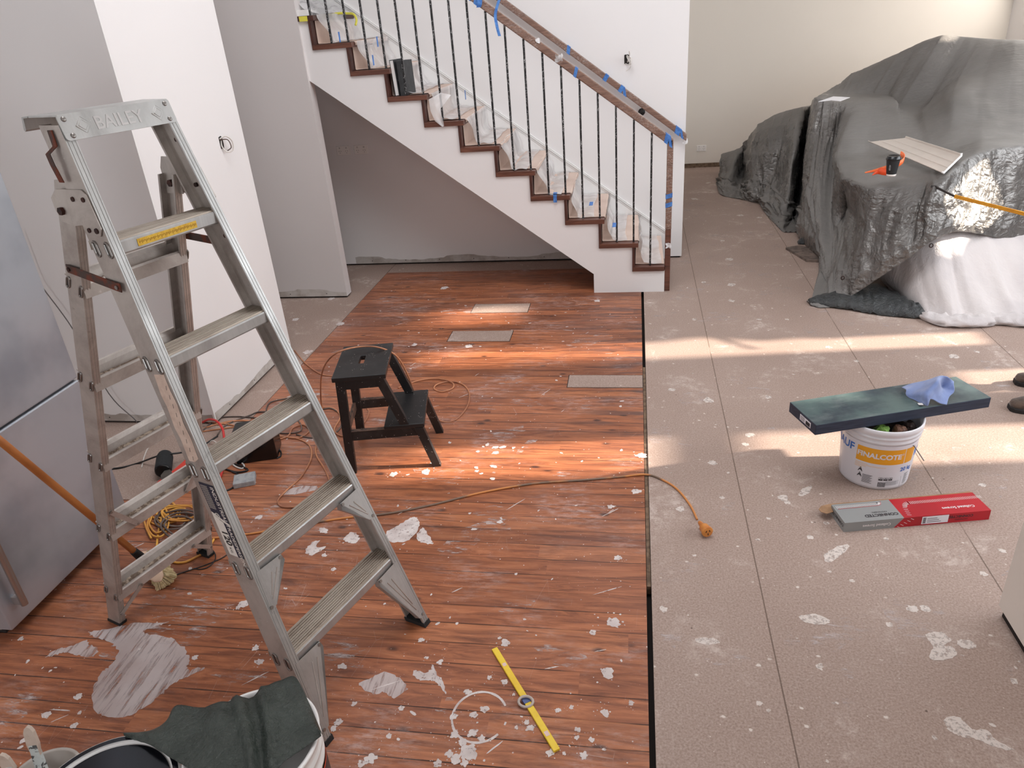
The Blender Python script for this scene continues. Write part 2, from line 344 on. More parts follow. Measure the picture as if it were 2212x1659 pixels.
# white side panel: zigzag above, raking below
pts = [(.206, 0.0)]; pts.append((.206, Z0))
for k in range(NT_):
    x = X0-GO*k; z = Z0+RI*k
    pts.append((x, z)); pts.append((x, z+RI))
pts[-1] = (X0-GO*9, 1.98); pts.append((-2.187, 1.98)); pts.append((-2.187, 1.553)); pts.append((-.295, .142)); pts.append((-.295, 0.0))
mb = MB().prism([(x, YS, z) for x, z in pts], (0, .09, 0))
rel(mb).obj('side_panel', M_white, st)
mb = MB().prism([(-2.187, YS+.09, 1.55), (-.295, YS+.09, .14), (-.295, YS+.09, .17), (-2.187, YS+.09, 1.58)], (0, YW-YS-.09, 0))
rel(mb).obj('soffit', M_white, st)
for k in range(NT_):
    x = X0-GO*k; z = Z0+RI*k
    xe = x+GO+.038 if k else .204
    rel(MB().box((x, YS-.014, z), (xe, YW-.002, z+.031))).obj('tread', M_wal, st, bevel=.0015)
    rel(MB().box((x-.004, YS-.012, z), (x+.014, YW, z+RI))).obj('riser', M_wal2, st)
rel(MB().box((-2.19, YS-.014, Z0+RI*10), (X0-GO*10+GO+.038, YW, Z0+RI*10+.031))).obj('landing_edge', M_wal2, st)
# raking skirting on the wall
sk = (1.7-.233)/(1.711+.242)
def skz(x): return .233+(.242-x)*sk
mb = MB()
mb.prism([(.245, YW, 0), (.245, YW, skz(.245)-.012), (-2.6, YW, skz(-2.6)-.012), (-2.6, YW, skz(-2.6)-.45), (-.4, YW, 0)], (0, -.012, 0))
for dz, th, dp in ((-.030, .010, .017), (-.016, .010, .022), (-.004, .006, .015)):
    mb.prism([(.245, YW, skz(.245)+dz), (.245, YW, skz(.245)+dz+th), (-2.6, YW, skz(-2.6)+dz+th), (-2.6, YW, skz(-2.6)+dz)], (0, -dp, 0))
struct(mb, 'trim_2', plaster('gloss skirting paint', (240, 238, 236), .02), 'white moulded skirting raking up the wall beside the stairs', 'trim')
# ---------------------------------------------------------------- railing
t = NT('blackened steel in cling film'); v = t.co((1, 1, .45))
wr = t.step(t.math('ADD', t.vor(v, 95, feat='DISTANCE_TO_EDGE'), t.math('MULTIPLY', t.noise(v, 130, 3), .3)), .195, .13)
t.set(col=t.mix(t.math('MULTIPLY', wr, .7), srgb((24, 24, 25)), srgb((215, 215, 215))), rough=t.mix(wr, (.35, .35, .35), (.15, .15, .15))); t.bump(t.noise(v, 60, 3), .5, .003)
M_bal = t.m
t = NT('walnut rail wrapped in clear film'); v = t.co((1, 1, 1))
base = t.ramp(t.noise(t.co((3, 30, 30)), 3, 5, .6, .6), [(.3, srgb((98, 68, 56))), (.7, srgb((148, 112, 94)))])
wr = t.math('MULTIPLY', t.step(t.noise(t.co((20, 20, 60), rot=(0, .64, 0)), 3.5, 6, .8, 1.5), .5, .66), t.step(t.noise(v, 4, 2), .4, .55))
t.set(col=t.mix(t.math('MULTIPLY', wr, .75), base, srgb((214, 206, 200))), rough=.22, coat=.5); t.bump(t.noise(t.co((10, 10, 40)), 6, 5, .7, 1.0), .55, .006)
M_rail = t.m
M_tape = mat('blue masking tape', (58, 108, 180), .55, col2=(84, 138, 206), vs=40, bump=.3, bs=90)
M_film = NT('clear film scrap'); M_film.set(col=(.9, .9, .9), rough=.12, trans=.0, alpha=.45); M_film = M_film.m
rl = thing('stair_railing', 'walnut handrail on black steel balusters wrapped in clear film beside the stairs', 'railing', (.23, YS+.02, 0))
RY = YS+.03
def rr(mb):
    for p in mb.v: p.x -= .23; p.y -= YS+.02
    return mb
SL = RI/GO
def rz_(x): return 1.052+(.246-x)*SL     # top of the handrail
for i in range(21):
    x = .105-.1167*i
    k = int((X0+GO-x)//GO) + 0
    k = 0 if x > X0+.01 else int(math.ceil((X0-x)/GO-1e-6))
    zb = Z0+RI*k+.031
    rr(MB().box((x-.0065, RY-.0065, zb), (x+.0065, RY+.0065, rz_(x)-.06))).obj('baluster', M_bal, rl, bevel=.001)
mb = MB(); h = .060
mb.hexa([(.246, RY-.022, rz_(.246)-h), (.246, RY+.022, rz_(.246)-h), (-2.6, RY+.022, rz_(-2.6)-h), (-2.6, RY-.022, rz_(-2.6)-h), (.246, RY-.022, rz_(.246)), (.246, RY+.022, rz_(.246)), (-2.6, RY+.022, rz_(-2.6)), (-2.6, RY-.022, rz_(-2.6))][::1])
rr(mb).obj('handrail', M_rail, rl, bevel=.007, seg=3)
rr(MB().box((.205, RY-.022, .45), (.246, RY+.022, rz_(.246)-.004)).box((.206, RY-.02, 0), (.245, RY+.02, .45), 1)).obj('newel_post', [M_rail, M_wal], rl, bevel=.004)
def band(x, w, tw=0.0, y=RY, top=rz_, h=.060, r=.0235, par=None, fn=rr, e=.003):
    mb = MB(); ring = []
    for dx, tt in ((-w/2, -tw), (w/2, tw)):
        xx = x+dx
        ring.append([Vector((xx-tw*.0, y-r, top(xx)-h-e)), Vector((xx+tw, y-r, top(xx+tw)+e)), Vector((xx+tw, y+r, top(xx+tw)+e)), Vector((xx, y+r, top(xx)-h-e))])
    mb.loft(ring, 0, caps=False)
    return fn(mb).obj('tape_band', M_tape, par or rl, solid=.0012)
for x, w, tw in ((.195, .022, .012), (.228, .02, -.01), (-.39, .018, .015), (-1.0, .024, .015), (-1.04, .015, -.015)): band(x, w, tw)
for z0 in (.66, .60):
    rr(MB().loft([[Vector((.2035, RY-.024, z)), Vector((.2475, RY-.024, z+.012)), Vector((.2475, RY+.024, z+.012)), Vector((.2035, RY+.024, z))] for z in (z0, z0+.03)], caps=False)).obj('tape_band', M_tape, rl, solid=.001)
# loose tape tails
def tail(p0, pts, w, name, par, fn):
    mb = MB(); rows = []
    for q in spline(pts, 5): rows.append([q+Vector((-w/2, 0, 0)), q+Vector((w/2, .004, 0))])
    mb.sheet(rows); return fn(mb).obj(name, M_tape, par, solid=.0008)
tail(0, [at(1078, 0, 1, RY-.03), at(1070, 30, 1, RY-.03), at(1073, 55, 1, RY-.035), at(1079, 78, 1, RY-.03)], .018, 'tape_tail', rl, rr)
tail(0, [at(1036, -8, 1, RY-.03), at(1036, 6, 1, RY-.035), at(1034, 16, 1, RY-.03)], .03, 'tape_tail', rl, rr)
def scrap(c, r, name, par, fn, m=None, seed=1, flat=.5):
    rnd = random.Random(seed); mb = MB(); n = 5; rows = []
    for i in range(n): rows.append([Vector(c)+Vector(((j/(n-1)-.5)*2*r+rnd.uniform(-r, r)*.3, rnd.uniform(-r, r)*flat, (i/(n-1)-.5)*2*r+rnd.uniform(-r, r)*.3)) for j in range(n)])
    mb.sheet(rows); return fn(mb).obj(name, m or M_film, par, smooth=True)
M_filmw = NT('crumpled white film'); M_filmw.set(col=(.92, .92, .93), rough=.15, alpha=.8); M_filmw = M_filmw.m
scrap(at(1162, 88, 1, RY-.03), .014, 'film_scrap', rl, rr, M_filmw, 2)
scrap(at(1207, 125, 1, RY-.03), .022, 'film_scrap', rl, rr, M_film, 3)
scrap(at(1444, 530, 1, RY-.03), .018, 'film_scrap', rl, rr, M_filmw, 4)
# wall handrail
WY = 5.85
wp0 = at(1484, 293, 1, WY); wp1 = at(1105, 12, 1, WY)
ws = (wp1.z-wp0.z)/(wp1.x-wp0.x)
def wz_(x): return wp0.z+.012+(x-wp0.x)*ws
wr_ = thing('wall_handrail', 'round cornered walnut handrail on the wall behind the stairs with blue tape bands', 'handrail', (wp0.x, WY, wp0.z))
def wrel(mb):
    for p in mb.v: p -= Vector((wp0.x, WY, wp0.z))
    return mb
xa, xb = wp0.x-.003, -2.4; hh = .052
mb = MB().hexa([(xa, WY-.02, wz_(xa)-hh), (xa, WY+.02, wz_(xa)-hh), (xb, WY+.02, wz_(xb)-hh), (xb, WY-.02, wz_(xb)-hh), (xa, WY-.02, wz_(xa)), (xa, WY+.02, wz_(xa)), (xb, WY+.02, wz_(xb)), (xb, WY-.02, wz_(xb))])
wrel(mb).obj('rail', M_rail, wr_, bevel=.008, seg=3)
for px, w, tw in ((1227, .022, .008), (1305, .024, .025), (1338, .024, .025), (1350, .022, -.01), (1462, .034, .012), (1474, .018, -.012)):
    x = at(px, 0, 1, WY).x
    # solve x on the sloping rail for this pixel column
    for _ in range(6):
        pr = Vector((x, WY, wz_(x)))-CAMP; q = pr.dot(RT)/pr.dot(FW)*FPX+1106; x -= (q-px)/270.0
    band(x, w, tw, WY, wz_, hh, .0215, wr_, wrel)
bp = at(1386, 242, 1, 5.9)
mb = MB(); mb.T = Matrix.Translation((bp.x, 5.907, bp.z)) @ Matrix.Rotation(math.pi/2, 4, 'X'); mb.lathe([(.026, 0), (.026, .006), (.01, .01), (.01, .05)], 20)
mb.T = None; mb.tube([(bp.x, 5.862, bp.z), (bp.x+.004, 5.852, bp.z+.03), (bp.x+.006, 5.852, wz_(bp.x)-.045)], .007, 8)
wrel(mb).obj('bracket', mat('black bracket', (22, 22, 23), .4), wr_, smooth=True)
scrap(at(1480, 305, 1, WY), .016, 'film_scrap', wr_, wrel, M_filmw, 7)
# ---------------------------------------------------------------- masking paper and film on the stairs
t = NT('kraft masking paper'); v = t.co(); t.set(col=t.mix(t.step(t.noise(v, 6, 4), .3, .7), srgb((226, 204, 190)), srgb((214, 190, 176))), rough=.8); t.bump(t.noise(v, 9, 4, .6, .8), .3, .012); M_paper = t.m
t = NT('milky plastic film'); v = t.co(); t.set(col=srgb((238, 236, 236)), rough=.22, alpha=t.math('ADD', .46, t.math('MULTIPLY', t.step(t.noise(v, 5, 2, .5, .5), .35, .7), .30)), spec=.5); t.bump(t.noise(v, 7, 2, .5, .8), .4, .02); M_film2 = t.m
from mathutils import noise as mn
def stair_profile(lift, nose, kmax=10):
    pr = []
    for k in range(kmax):
        xf = X0+GO-GO*k+(.038 if k else -.01)+lift; xb_ = X0-GO*k+.016+lift; z = Z0+RI*k+.031
        if k: pr += [(xf, z-.020, 0), (xf+nose*.2, z-.004, 0)]
        pr += [(xf-.006, z+lift, 1), (xf*.6+xb_*.4, z+lift, 1), (xf*.25+xb_*.75, z+lift, 1), (xb_+nose, z+lift, 1), (xb_, z+lift+nose, 0), (xb_, z+RI*.55, 0), (xb_+.002, z+RI-.032, 0)]
    return pr
def runner(y0, y1, lift, nose, ny, wob, seed):
    rows = []
    for j in range(ny+1):
        y = y0+(y1-y0)*j/ny
        rows.append([Vector((x+wob*mn.noise(Vector((i*.7, j*.45, seed)))*(1-t_), y+wob*.5*mn.noise(Vector((i*.5, j*.3, seed+3))), z+wob*abs(mn.noise(Vector((i*.9, j*.5, seed+6))))*t_)) for i, (x, z, t_) in enumerate(stair_profile(lift, nose))])
    return MB().sheet(rows)
pr = runner(YS+.05, YW-.02, .003, .004, 10, .006, 1).obj('paper_runner', M_paper)
tag(pr, 'pinkish brown masking paper runner folded over the treads under the film', 'paper runner')
for px, py, ln, ax_t in ((1277, 440, .10, 'y'), (1327, 486, .11, 'y')):
    p_ = at(px, py, 2, Z0+RI*(3 if px < 1300 else 2)+.037)
    MB().box((-.012, -ln/2, 0), (.012, ln/2, .0012)).obj('tape_strip', M_tape, pr).location = p_
for px, py, k in ((1207, 412, 4), (733, 80, 8), (815, 90, 7), (806, 130, 7), (1005, 205, 5)):
    p_ = at(px, py, 0, X0-GO*k+.022); MB().box((0, -.012, -.03), (.0012, .012, .03)).obj('tape_strip', M_tape, pr).location = p_
p_ = at(1199, 428, 1, YS-.016); MB().box((-.012, -.001, -.03), (.012, .0005, .03)).box((-.012, -.001, .026), (.012, .05, .03)).obj('tape_strip', M_tape, pr).location = p_
# loose film: swags over the outer edge of each riser
fm = MB(); 
for k in range(1, 11):
    xr = X0-GO*(k-1)+.018; z1_ = Z0+RI*k+.034; z0_ = Z0+RI*(k-1)+.036; up_ = k >= 4
    rows = []
    nn_ = 16
    for i in range(nn_+1):
        f_ = i/nn_   # down the riser then out over the tread
        if f_ < .6:
            g_ = f_/.6; x = xr+.028+.045*g_**1.8*(1 if up_ else .5)+.010*math.sin(g_*6+k); z = z1_+(z0_-z1_)*g_
        else:
            g_ = (f_-.6)/.4; x = xr+.028+(.045 if up_ else .022)+.12*g_; z = z0_+.010*math.sin(g_*5+k)*(1-g_)+.004
        row = []
        for j in range(15):
            h_ = j/14; y = YS+.045+(YW-YS-.06)*h_
            edge = max(0, 1-h_*5)
            dx = .016*mn.noise(Vector((f_*2, h_*3, k*2.3)))+edge*(.035*math.sin(f_*3.14) if up_ else .01)
            row.append(Vector((x+dx, y-edge*.03*(1 if k in (4, 5) else .2)*f_*2, z+.012*abs(mn.noise(Vector((f_*2, h_*3.5, k*1.7)))))))
        rows.append(row)
    fm.sheet(rows)
# corner that hangs over the front of the fifth tread
c5 = [(at(952, 200, 1, YS+.02), at(975, 205, 1, YS+.05)), (at(926, 215, 1, YS-.01), at(952, 235, 1, YS+.0)), (at(930, 240, 1, YS-.02), at(955, 252, 1, YS-.012)), (at(940, 262, 1, YS-.022), at(958, 262, 1, YS-.02)), (at(955, 274, 1, YS-.022), at(960, 272, 1, YS-.022))]
fm.sheet([[a.lerp(b, q/4)+Vector((0, -.006*math.sin(q*1.9), 0)) for q in range(5)] for a, b in c5])
fo_ = fm.obj('film_runner', M_film2, smooth=True); tag(fo_, 'milky plastic film draped loosely down the stairs over the masking paper', 'plastic film')
# big bunch of film and a yellow strap at the top of the flight
rows = []
for i in range(14):
    f_ = i/13; rows.append([at(640+f_*30+j*16, 40+f_*60-j*2, 1, YS+.12+.03*j)+Vector((.02*mn.noise(Vector((i*.5, j*.6, 1))), .04*mn.noise(Vector((i*.4, j*.8, 4))), 0)) for j in range(9)])
mbf = MB(); rows = []
for i in range(13):
    f_ = i/12; rows.append([Vector((X0-GO*9+.05-.35*f_+.03*mn.noise(Vector((i*.5, j*.5, 2))), YS+.05+.7*j/10, Z0+RI*10+.04+.16*f_*(1-.3*j/10)+.05*mn.noise(Vector((i*.6, j*.45, 8))))) for j in range(11)])
mbf.sheet(rows); o_ = mbf.obj('film_bunch', M_film2, smooth=True); tag(o_, 'loose bunch of milky film on the top landing of the stairs', 'plastic film')
M_ylw = mat('yellow rim', (222, 214, 80), .5)
o_ = MB().tube(spline([at(708, 34, 1, YS+.40), at(730, 29, 1, YS+.42), at(752, 29, 1, YS+.42), at(764, 31, 1, YS+.40), at(770, 42, 1, YS+.38), at(768, 55, 1, YS+.37)], 6), .008, 8).obj('yellow_strap', M_ylw, smooth=True); tag(o_, 'yellow strap showing under the film at the top of the stairs', 'strap')
o_ = MB().box((0, 0, 0), (.055, .03, .03)).obj('packing_block', M_ylw); o_.location = at(647, 47, 1, YS-.02); tag(o_, 'small yellow block at the left end of the top tread', 'block')
# ---------------------------------------------------------------- aluminium step ladder
def alu(name, c1, c2, c3, stretch=(1, 1, 1), rough=.42, metal=.55):
    t = NT(name); v = t.co(stretch)
    c = t.mix(t.step(t.noise(v, 6, 6, .7, .5), .35, .7), srgb(c1), srgb(c2))
    c = t.mix(t.math('MULTIPLY', t.step(t.noise(t.co(), 14, 7, .8, 1.2), .6, .75), .7), c, srgb(c3))
    c = t.mix(t.math('MULTIPLY', t.step(t.noise(t.co(), 60, 4, .7), .68, .76), .6), c, srgb((230, 226, 222)))
    t.set(col=c, metal=metal, rough=t.math('ADD', t.math('MULTIPLY', t.noise(v, 20, 4), .3), rough-.12)); t.bump(t.noise(t.co((stretch[0]*3, stretch[1]*3, stretch[2])), 50, 4, .7), .16, .001)
    return t.m
M_alu = alu('dull scuffed aluminium', (188, 180, 173), (160, 150, 143), (112, 98, 88))
M_alub = alu('bright worn aluminium', (184, 184, 182), (158, 157, 155), (122, 117, 112), (1, 1, .3), .38, .6)
M_rib = mat('ribbed tread aluminium', (178, 167, 154), .5, .4, (156, 143, 130), vs=6, stretch=(1.2, 18, 1), bump=.25, bs=60)
M_debris = mat('plaster debris in the trough', (186, 168, 150), .95, 0, (128, 110, 96), vs=55, lo=.42, hi=.52, bump=1.0, bs=110, bd=.01)
M_rust = mat('rusty steel strap', (74, 58, 52), .65, .3, (112, 54, 34), vs=22, lo=.45, hi=.6, bump=.2)
M_bolt = mat('rusted bolt', (70, 40, 32), .6, .5, (44, 34, 32), vs=60)
M_rivet = mat('steel rivet', (150, 146, 142), .3, .9)
M_rub = mat('black rubber', (26, 26, 27), .75)
M_beige = mat('torn beige sticker', (214, 190, 174), .7, 0, (198, 172, 156), vs=30)
M_navy = mat('navy sticker', (34, 38, 56), .5); M_yel = mat('yellow sticker', (226, 186, 60), .5, col2=(206, 160, 40), vs=80)
M_ink = mat('dark ink', (40, 36, 38), .6); M_pale = mat('pale print', (222, 212, 202), .6)
TH = 1.2256
ladder = thing('step_ladder', 'tall weathered aluminium step ladder standing open at the left', 'ladder', (-.786, 1.565, 0), TH)
def fw_(z): return .2675-.0672*z
def fy(z): return .2891*z
def rw_(z): return .2124-.0357*z
def ry(z): return 1.0183-.3211*z
def FP(s, z, o=0.0, du=0.0): return Vector((s*(fw_(z)-du), fy(z)+o, z))
def RP(s, z, o=0.0, du=0.0): return Vector((s*(rw_(z)-du), ry(z)+o, z))
def stile(fn, s, z0, z1, dep, fl, lip=.004, th=.0028, mats=(0, 1)):
    mb = MB(); zs = [z0+(z1-z0)*i/6 for i in range(7)]
    sec = [(0, 0), (fl, 0), (fl, lip+th), (fl-.001, lip+th), (fl-.001, th), (th, th), (th, dep-th), (fl-.001, dep-th), (fl-.001, dep-lip-th), (fl, dep-lip-th), (fl, dep), (0, dep)]
    if s > 0: sec = sec[::-1]
    n = len(sec)
    rings = [[fn(s, z, o, u) for u, o in sec] for z in zs]
    q = [p for r in rings for p in r]; fs = []; mi = []
    for k in range(len(zs)-1):
        for i in range(n):
            j = (i+1) % n; fs.append((k*n+i, k*n+j, (k+1)*n+j, (k+1)*n+i))
            a, b = sec[i], sec[j]; front = a[1] == 0 and b[1] == 0 and abs(a[0]-b[0]) > fl*.5
            mi.append(mats[1] if front else mats[0])
    mb.add(q, fs); mb.mi = mi
    mb.add(rings[0], [list(range(n))[::-1]]); mb.add(rings[-1], [list(range(n))])
    # two raised ridges along the front flange
    for u0 in (fl*.18, fl*.55, fl*.86):
        mb.loft([[fn(s, z, -.0012, u0), fn(s, z, -.0012, u0+.002), fn(s, z, .0005, u0+.003), fn(s, z, .0005, u0-.001)] for z in (z0, z1)], mats[1])
    return mb
def stadium(mb, fn, s, z, o, w, h, m1, m2, tilt=0.0):
    """a pressed lug showing through the web: bright rim, dark slot"""
    pts = []
    for k in range(20):
        a = 2*math.pi*k/20; x = math.cos(a)*w/2; y = math.sin(a)*w/2+(h-w)/2*(1 if math.sin(a) > 0 else -1)
        pts.append((x*math.cos(tilt)-y*math.sin(tilt), x*math.sin(tilt)+y*math.cos(tilt)))
    mb.tube([fn(s, z+b, o+a, -.0015) for a, b in pts], .0024, 6, m1, closed=True)
    mb.add([fn(s, z+b, o+a, -.0012) for a, b in pts], [list(range(20))[::(1 if s < 0 else -1)]], m2)
    mb.add([fn(s, z+b*.9+.001, o+a*.45-.003, -.0016) for a, b in pts], [list(range(20))[::(1 if s < 0 else -1)]], m1)
Z1, DZ = .2738, .2869
M_slot = mat('dark slot', (34, 27, 24), .8)
for s in (-1, 1):
    mb = stile(FP, s, 0.0, 1.70, .078, .027)
    for k in range(5):
        z = Z1+DZ*k
        for o in (.0085+.008, .0622): stadium(mb, FP, s, z-.004, o-.002, .015, .036, 2, 3)
    # rust marks and small bolts on the inner web
    for z, o in ((1.62, .03), (1.50, .045), (1.36, .03)):
        mb.tube([FP(s, z, o, .003), FP(s, z, o, .010)], .006, 10, 4)
    o_ = mb.obj('stile', [M_alu, M_alub, M_rivet, M_slot, M_bolt], ladder)
    mb = MB(); mb.loft([[FP(s, z, o, u) for u, o in ((-.002, -.003), (.031, -.003), (.031, .081), (-.002, .081))] for z in (0, .004, .016)], 0)
    mb.obj('rubber_foot', M_rub, ladder, bevel=.001)
    mb = stile(RP, s, 0.0, 1.53, .064, .024)
    for k in range(5):
        z = .1541+.2867*k
        for o, dz in ((.006, -.010), (.056, .012)): stadium(mb, RP, s, z+dz, o, .014, .030, 2, 3, .15)
    mb.obj('rear_stile', [M_alu, M_alu, M_rivet, M_slot], ladder)
    mb = MB(); mb.loft([[RP(s, z, o, u) for u, o in ((-.002, -.003), (.027, -.003), (.027, .067), (-.002, .067))] for z in (0, .012)], 0)
    mb.obj('rubber_foot', M_rub, ladder)
# steps
for k in range(5):
    z = Z1+DZ*k+.012; w = fw_(z)-.0028; y0 = fy(z)+.003
    prof = [(0, -.034), (-.0022, -.030), (-.0022, -.004), (0, 0)]
    for j in range(9): o = .004+j*.0085; prof += [(o, .0), (o+.001, .0034), (o+.0045, .0034), (o+.0055, 0)]
    prof += [(.084, 0), (.084, -.022), (.081, -.022), (.081, -.004), (.003, -.004), (.003, -.034)]
    mb = MB(); n = len(prof)
    mb.prism([(-w, y0+o, z+dz) for o, dz in prof], (2*w, 0, 0), 0)
    mb.mi[0] = mb.mi[1] = mb.mi[2] = 1; mb.mi[n-1] = 1
    stp = mb.obj('step', [M_rib, M_alub], ladder)
    if k == 4:
        mb = MB().box((-.10, y0-.0036, z-.026), (.080, y0-.0023, z-.008), 0)
        for i in range(46): x = -.096+i*.0038; mb.box((x, y0-.0040, z-.019+.002*math.sin(i*2.1)), (x+.0022, y0-.0035, z-.014+.001*math.sin(i*3.7)), 1)
        mb.obj('warning_sticker', [M_yel, mat('sticker print', (176, 132, 30), .6)], stp)
# rear braces: open troughs full of plaster crumbs
for k in range(5):
    z = .1541+.2867*k; w = rw_(z)-.0028; y0 = ry(z)+.002
    prof = [(0, -.030), (0, .004), (.004, .008), (.010, .008), (.014, .002), (.030, -.006), (.046, -.004), (.050, .020), (.054, .032), (.060, .034), (.060, .030), (.056, .029), (.052, .018), (.048, -.009), (.030, -.010), (.012, -.002), (.009, .005), (.004, .004), (.003, -.030)]
    mb = MB(); mb.prism([(-w, y0+o, z+dz) for o, dz in prof], (2*w, 0, 0), 0)
    br = mb.obj('rear_rung', [M_alu], ladder)
    rnd = random.Random(40+k); mb = MB(); rows = []
    for j in range(7):
        o = .013+j*.0058; rows.append([Vector((-w*.97+2*w*.97*i/50, y0+o, z-.006+abs(j-3)*.0012+max(0, rnd.gauss(.001, .0022))*math.sin(math.pi*min(1, (i+2)/20)))) for i in range(51)])
    mb.sheet(rows, 0); mb.obj('plaster_crumbs', M_debris, br)
# top cap
zt = 1.7205; yt = fy(zt)
mb = MB()
cap = [(-.150, yt-.004), (.150, yt-.004), (.158, yt+.10), (-.158, yt+.10)]
mb.prism([(x, y, zt-.003) for x, y in cap], (0, 0, .004), 0)
mb.prism([(-.160, yt+.095, zt+.001), (-.160, yt+.118, zt-.001), (-.160, yt+.126, zt-.030), (-.160, yt+.122, zt-.034), (-.160, yt+.117, zt-.03), (-.160, yt+.112, zt-.004), (-.160, yt+.095, zt-.003)], (.32, 0, 0), 0)
topc = mb.obj('top_cap', [M_alub], ladder, bevel=.001)
nrm = Vector((0, -1, .2891)).normalized(); upv = Vector((0, .2891, 1)).normalized()
O_ = Vector((0, fy(1.692), 1.692))+nrm*.0015
def PL(x, y, h=0.0): return O_+Vector((x, 0, 0))+upv*y+nrm*h
mb = MB(); hw, hh_ = .153, .0295; r = .008; pl = []
for cx, cy2, a0 in ((hw-r, hh_-r, 0), (-hw+r, hh_-r, 90), (-hw+r, -hh_+r, 180), (hw-r, -hh_+r, 270)):
    for k in range(5):
        a = math.radians(a0+k*22.5); pl.append((cx+r*math.cos(a), cy2+r*math.sin(a)))
mb.prism([PL(x, y) for x, y in pl], nrm*.003)
plate = mb.obj('front_plate', [M_alub], ladder, bevel=.0008)
for x, y in ((-.138, .019), (-.134, -.019), (.138, .019), (.134, -.019)):
    mb = MB(); mb.T = Matrix.Translation(PL(x, y, .003)) @ nrm.to_track_quat('Z', 'Y').to_matrix().to_4x4(); mb.lathe([(.0062, 0), (.0062, .001), (.0045, .0026), (.0018, .0028), (.0016, .0012)], 16); mb.obj('rivet', M_rivet, plate, smooth=True)
mb = MB()
mb.text('BAILEY', .043, lambda x, y: PL(x-.004, y-.002, .0034), 0, bold=.0006)
for cx in (-.098, .108):
    d = [(cx-.019, 0), (cx, .019), (cx+.019, 0), (cx, -.019)]
    mb.tube([PL(x, y, .003) for x, y in d], .0011, 6, 0, closed=True); mb.tube([PL(cx+(x-cx)*.62, y*.62, .003) for x, y in d], .0008, 6, 0, closed=True)
mb.obj('embossed_lettering', mat('raised bright aluminium', (196, 194, 192), .3, .7), plate, solid=.0012)
# hinge plates, pivots
hp = [(.118, 1.556), (.150, 1.535), (.155, 1.505), (.145, 1.478), (.104, 1.470), (.068, 1.474), (.064, 1.452), (.017, 1.450), (.002, 1.468), (.004, 1.546), (.016, 1.558)]
for s in (-1, 1):
    mb = MB(); P0 = [FP(s, z, o, -.003) for o, z in hp]; mb.prism(P0[::s], (s*-.003 if s > 0 else .003, 0, 0))
    for p in mb.v: p.x += s*.0012
    h = mb.obj('hinge_plate', M_alu, ladder, bevel=.0008)
    for o, z, r in ((.125, 1.505, .010), (.062, 1.535, .006), (.022, 1.535, .006), (.050, 1.463, .006), (.022, 1.463, .007)):
        p = FP(s, z, o, -.004); MB().tube([p-Vector((s*.002, 0, 0)), p+Vector((s*(.009 if r > .009 else .003), 0, 0))], r, 8 if r < .009 else 6).obj('bolt', M_bolt, h)
    p = FP(s, 1.505, .125, .02)
    MB().prism([(s*(rw_(1.5)-.004), p.y-.03, 1.475), (s*(rw_(1.5)-.004), p.y+.035, 1.475), (s*(rw_(1.5)-.004), p.y+.035, 1.545), (s*(rw_(1.5)-.004), p.y+.02, 1.575), (s*(rw_(1.5)-.004), p.y-.02, 1.575), (s*(rw_(1.5)-.004), p.y-.035, 1.54)], (-s*.004, 0, 0)).tube([(s*(rw_(1.5)-.02), p.y, 1.505), (s*(rw_(1.5)+.01), p.y, 1.505)], .010, 6, 1).obj('hinge_tongue', [M_alu, M_bolt], ladder)
    # spreader strap
    a = RP(s, 1.352, .036, -.004); b = FP(s, 1.33, .030, -.006); d = (b-a); d.normalize(); up = Vector((0, 0, 1)).cross(d).cross(d)*-1; up.normalize()
    a -= d*.012; b += d*.012
    mb = MB(); mb.hexa([a-up*.011, b-up*.011, b-up*.011+Vector((s*.003, 0, 0)), a-up*.011+Vector((s*.003, 0, 0)), a+up*.011, b+up*.011, b+up*.011+Vector((s*.003, 0, 0)), a+up*.011+Vector((s*.003, 0, 0))])
    for q, m in ((a+d*.012, 1), (b-d*.012, 2)): mb.tube([q, q+Vector((s*.007, 0, 0))], .0055, 8, m)
    mb.obj('spreader_strap', [M_rust, M_bolt, M_rivet], ladder)
# carrying hook on the left stile
mb = MB(); hk = [(.045, 1.690), (.047, 1.655), (.064, 1.640), (.064, 1.615), (.068, 1.575)]; rows = []
off = [.002, .004, .018, .018, .012]
def hkp(o, z, h, e): return FP(-1, z, o+e-.008, -h)
mb.loft([[hkp(o, z, h, -.009), hkp(o, z, h, .009), hkp(o, z, h+.003, .009), hkp(o, z, h+.003, -.009)] for (o, z), h in zip(hk, off)])
mb.obj('hook', M_rust, ladder, bevel=.001)
# stickers on the left web
def web(o, z, h=.0008): return FP(-1, z, o, -h)
bg_ = [(.050, 1.105), (.008, 1.112), (.010, 1.07), (.006, 1.03), (.014, .985), (.010, .94), (.016, .885), (.036, .872), (.060, .870), (.056, .93), (.061, .96), (.054, 1.02), (.058, 1.05)]
mb = MB(); mb.add([web(o, z) for o, z in bg_], [list(range(len(bg_)))], 0)
for a in range(9): z = 1.08-a*.024; mb.tube([web(.02+.002*a, z, .001), web(.024+.002*a, z-.012, .001)], .0006, 4, 1)
mb.obj('torn_sticker', [M_beige, M_ink], ladder)
mb = MB()
L0, L1 = .812, .600; oA, oB = .004, .060
def lb(t_, a, h=.001): return web(oA+(oB-oA)*a, L0+(L1-L0)*t_, h)   # t along the stile, a across (0 = front edge)
mb.add([lb(0, .0), lb(0, 1), lb(.40, 1), lb(.52, 0)], [(0, 1, 2, 3)], 0)
mb.add([lb(.40, 1), lb(.52, 0), lb(.56, 0), lb(.44, 1)], [(0, 1, 2, 3)], 1)
mb.add([lb(.44, 1), lb(.52, .42), lb(1, .42), lb(1, 1)], [(0, 1, 2, 3)], 1)
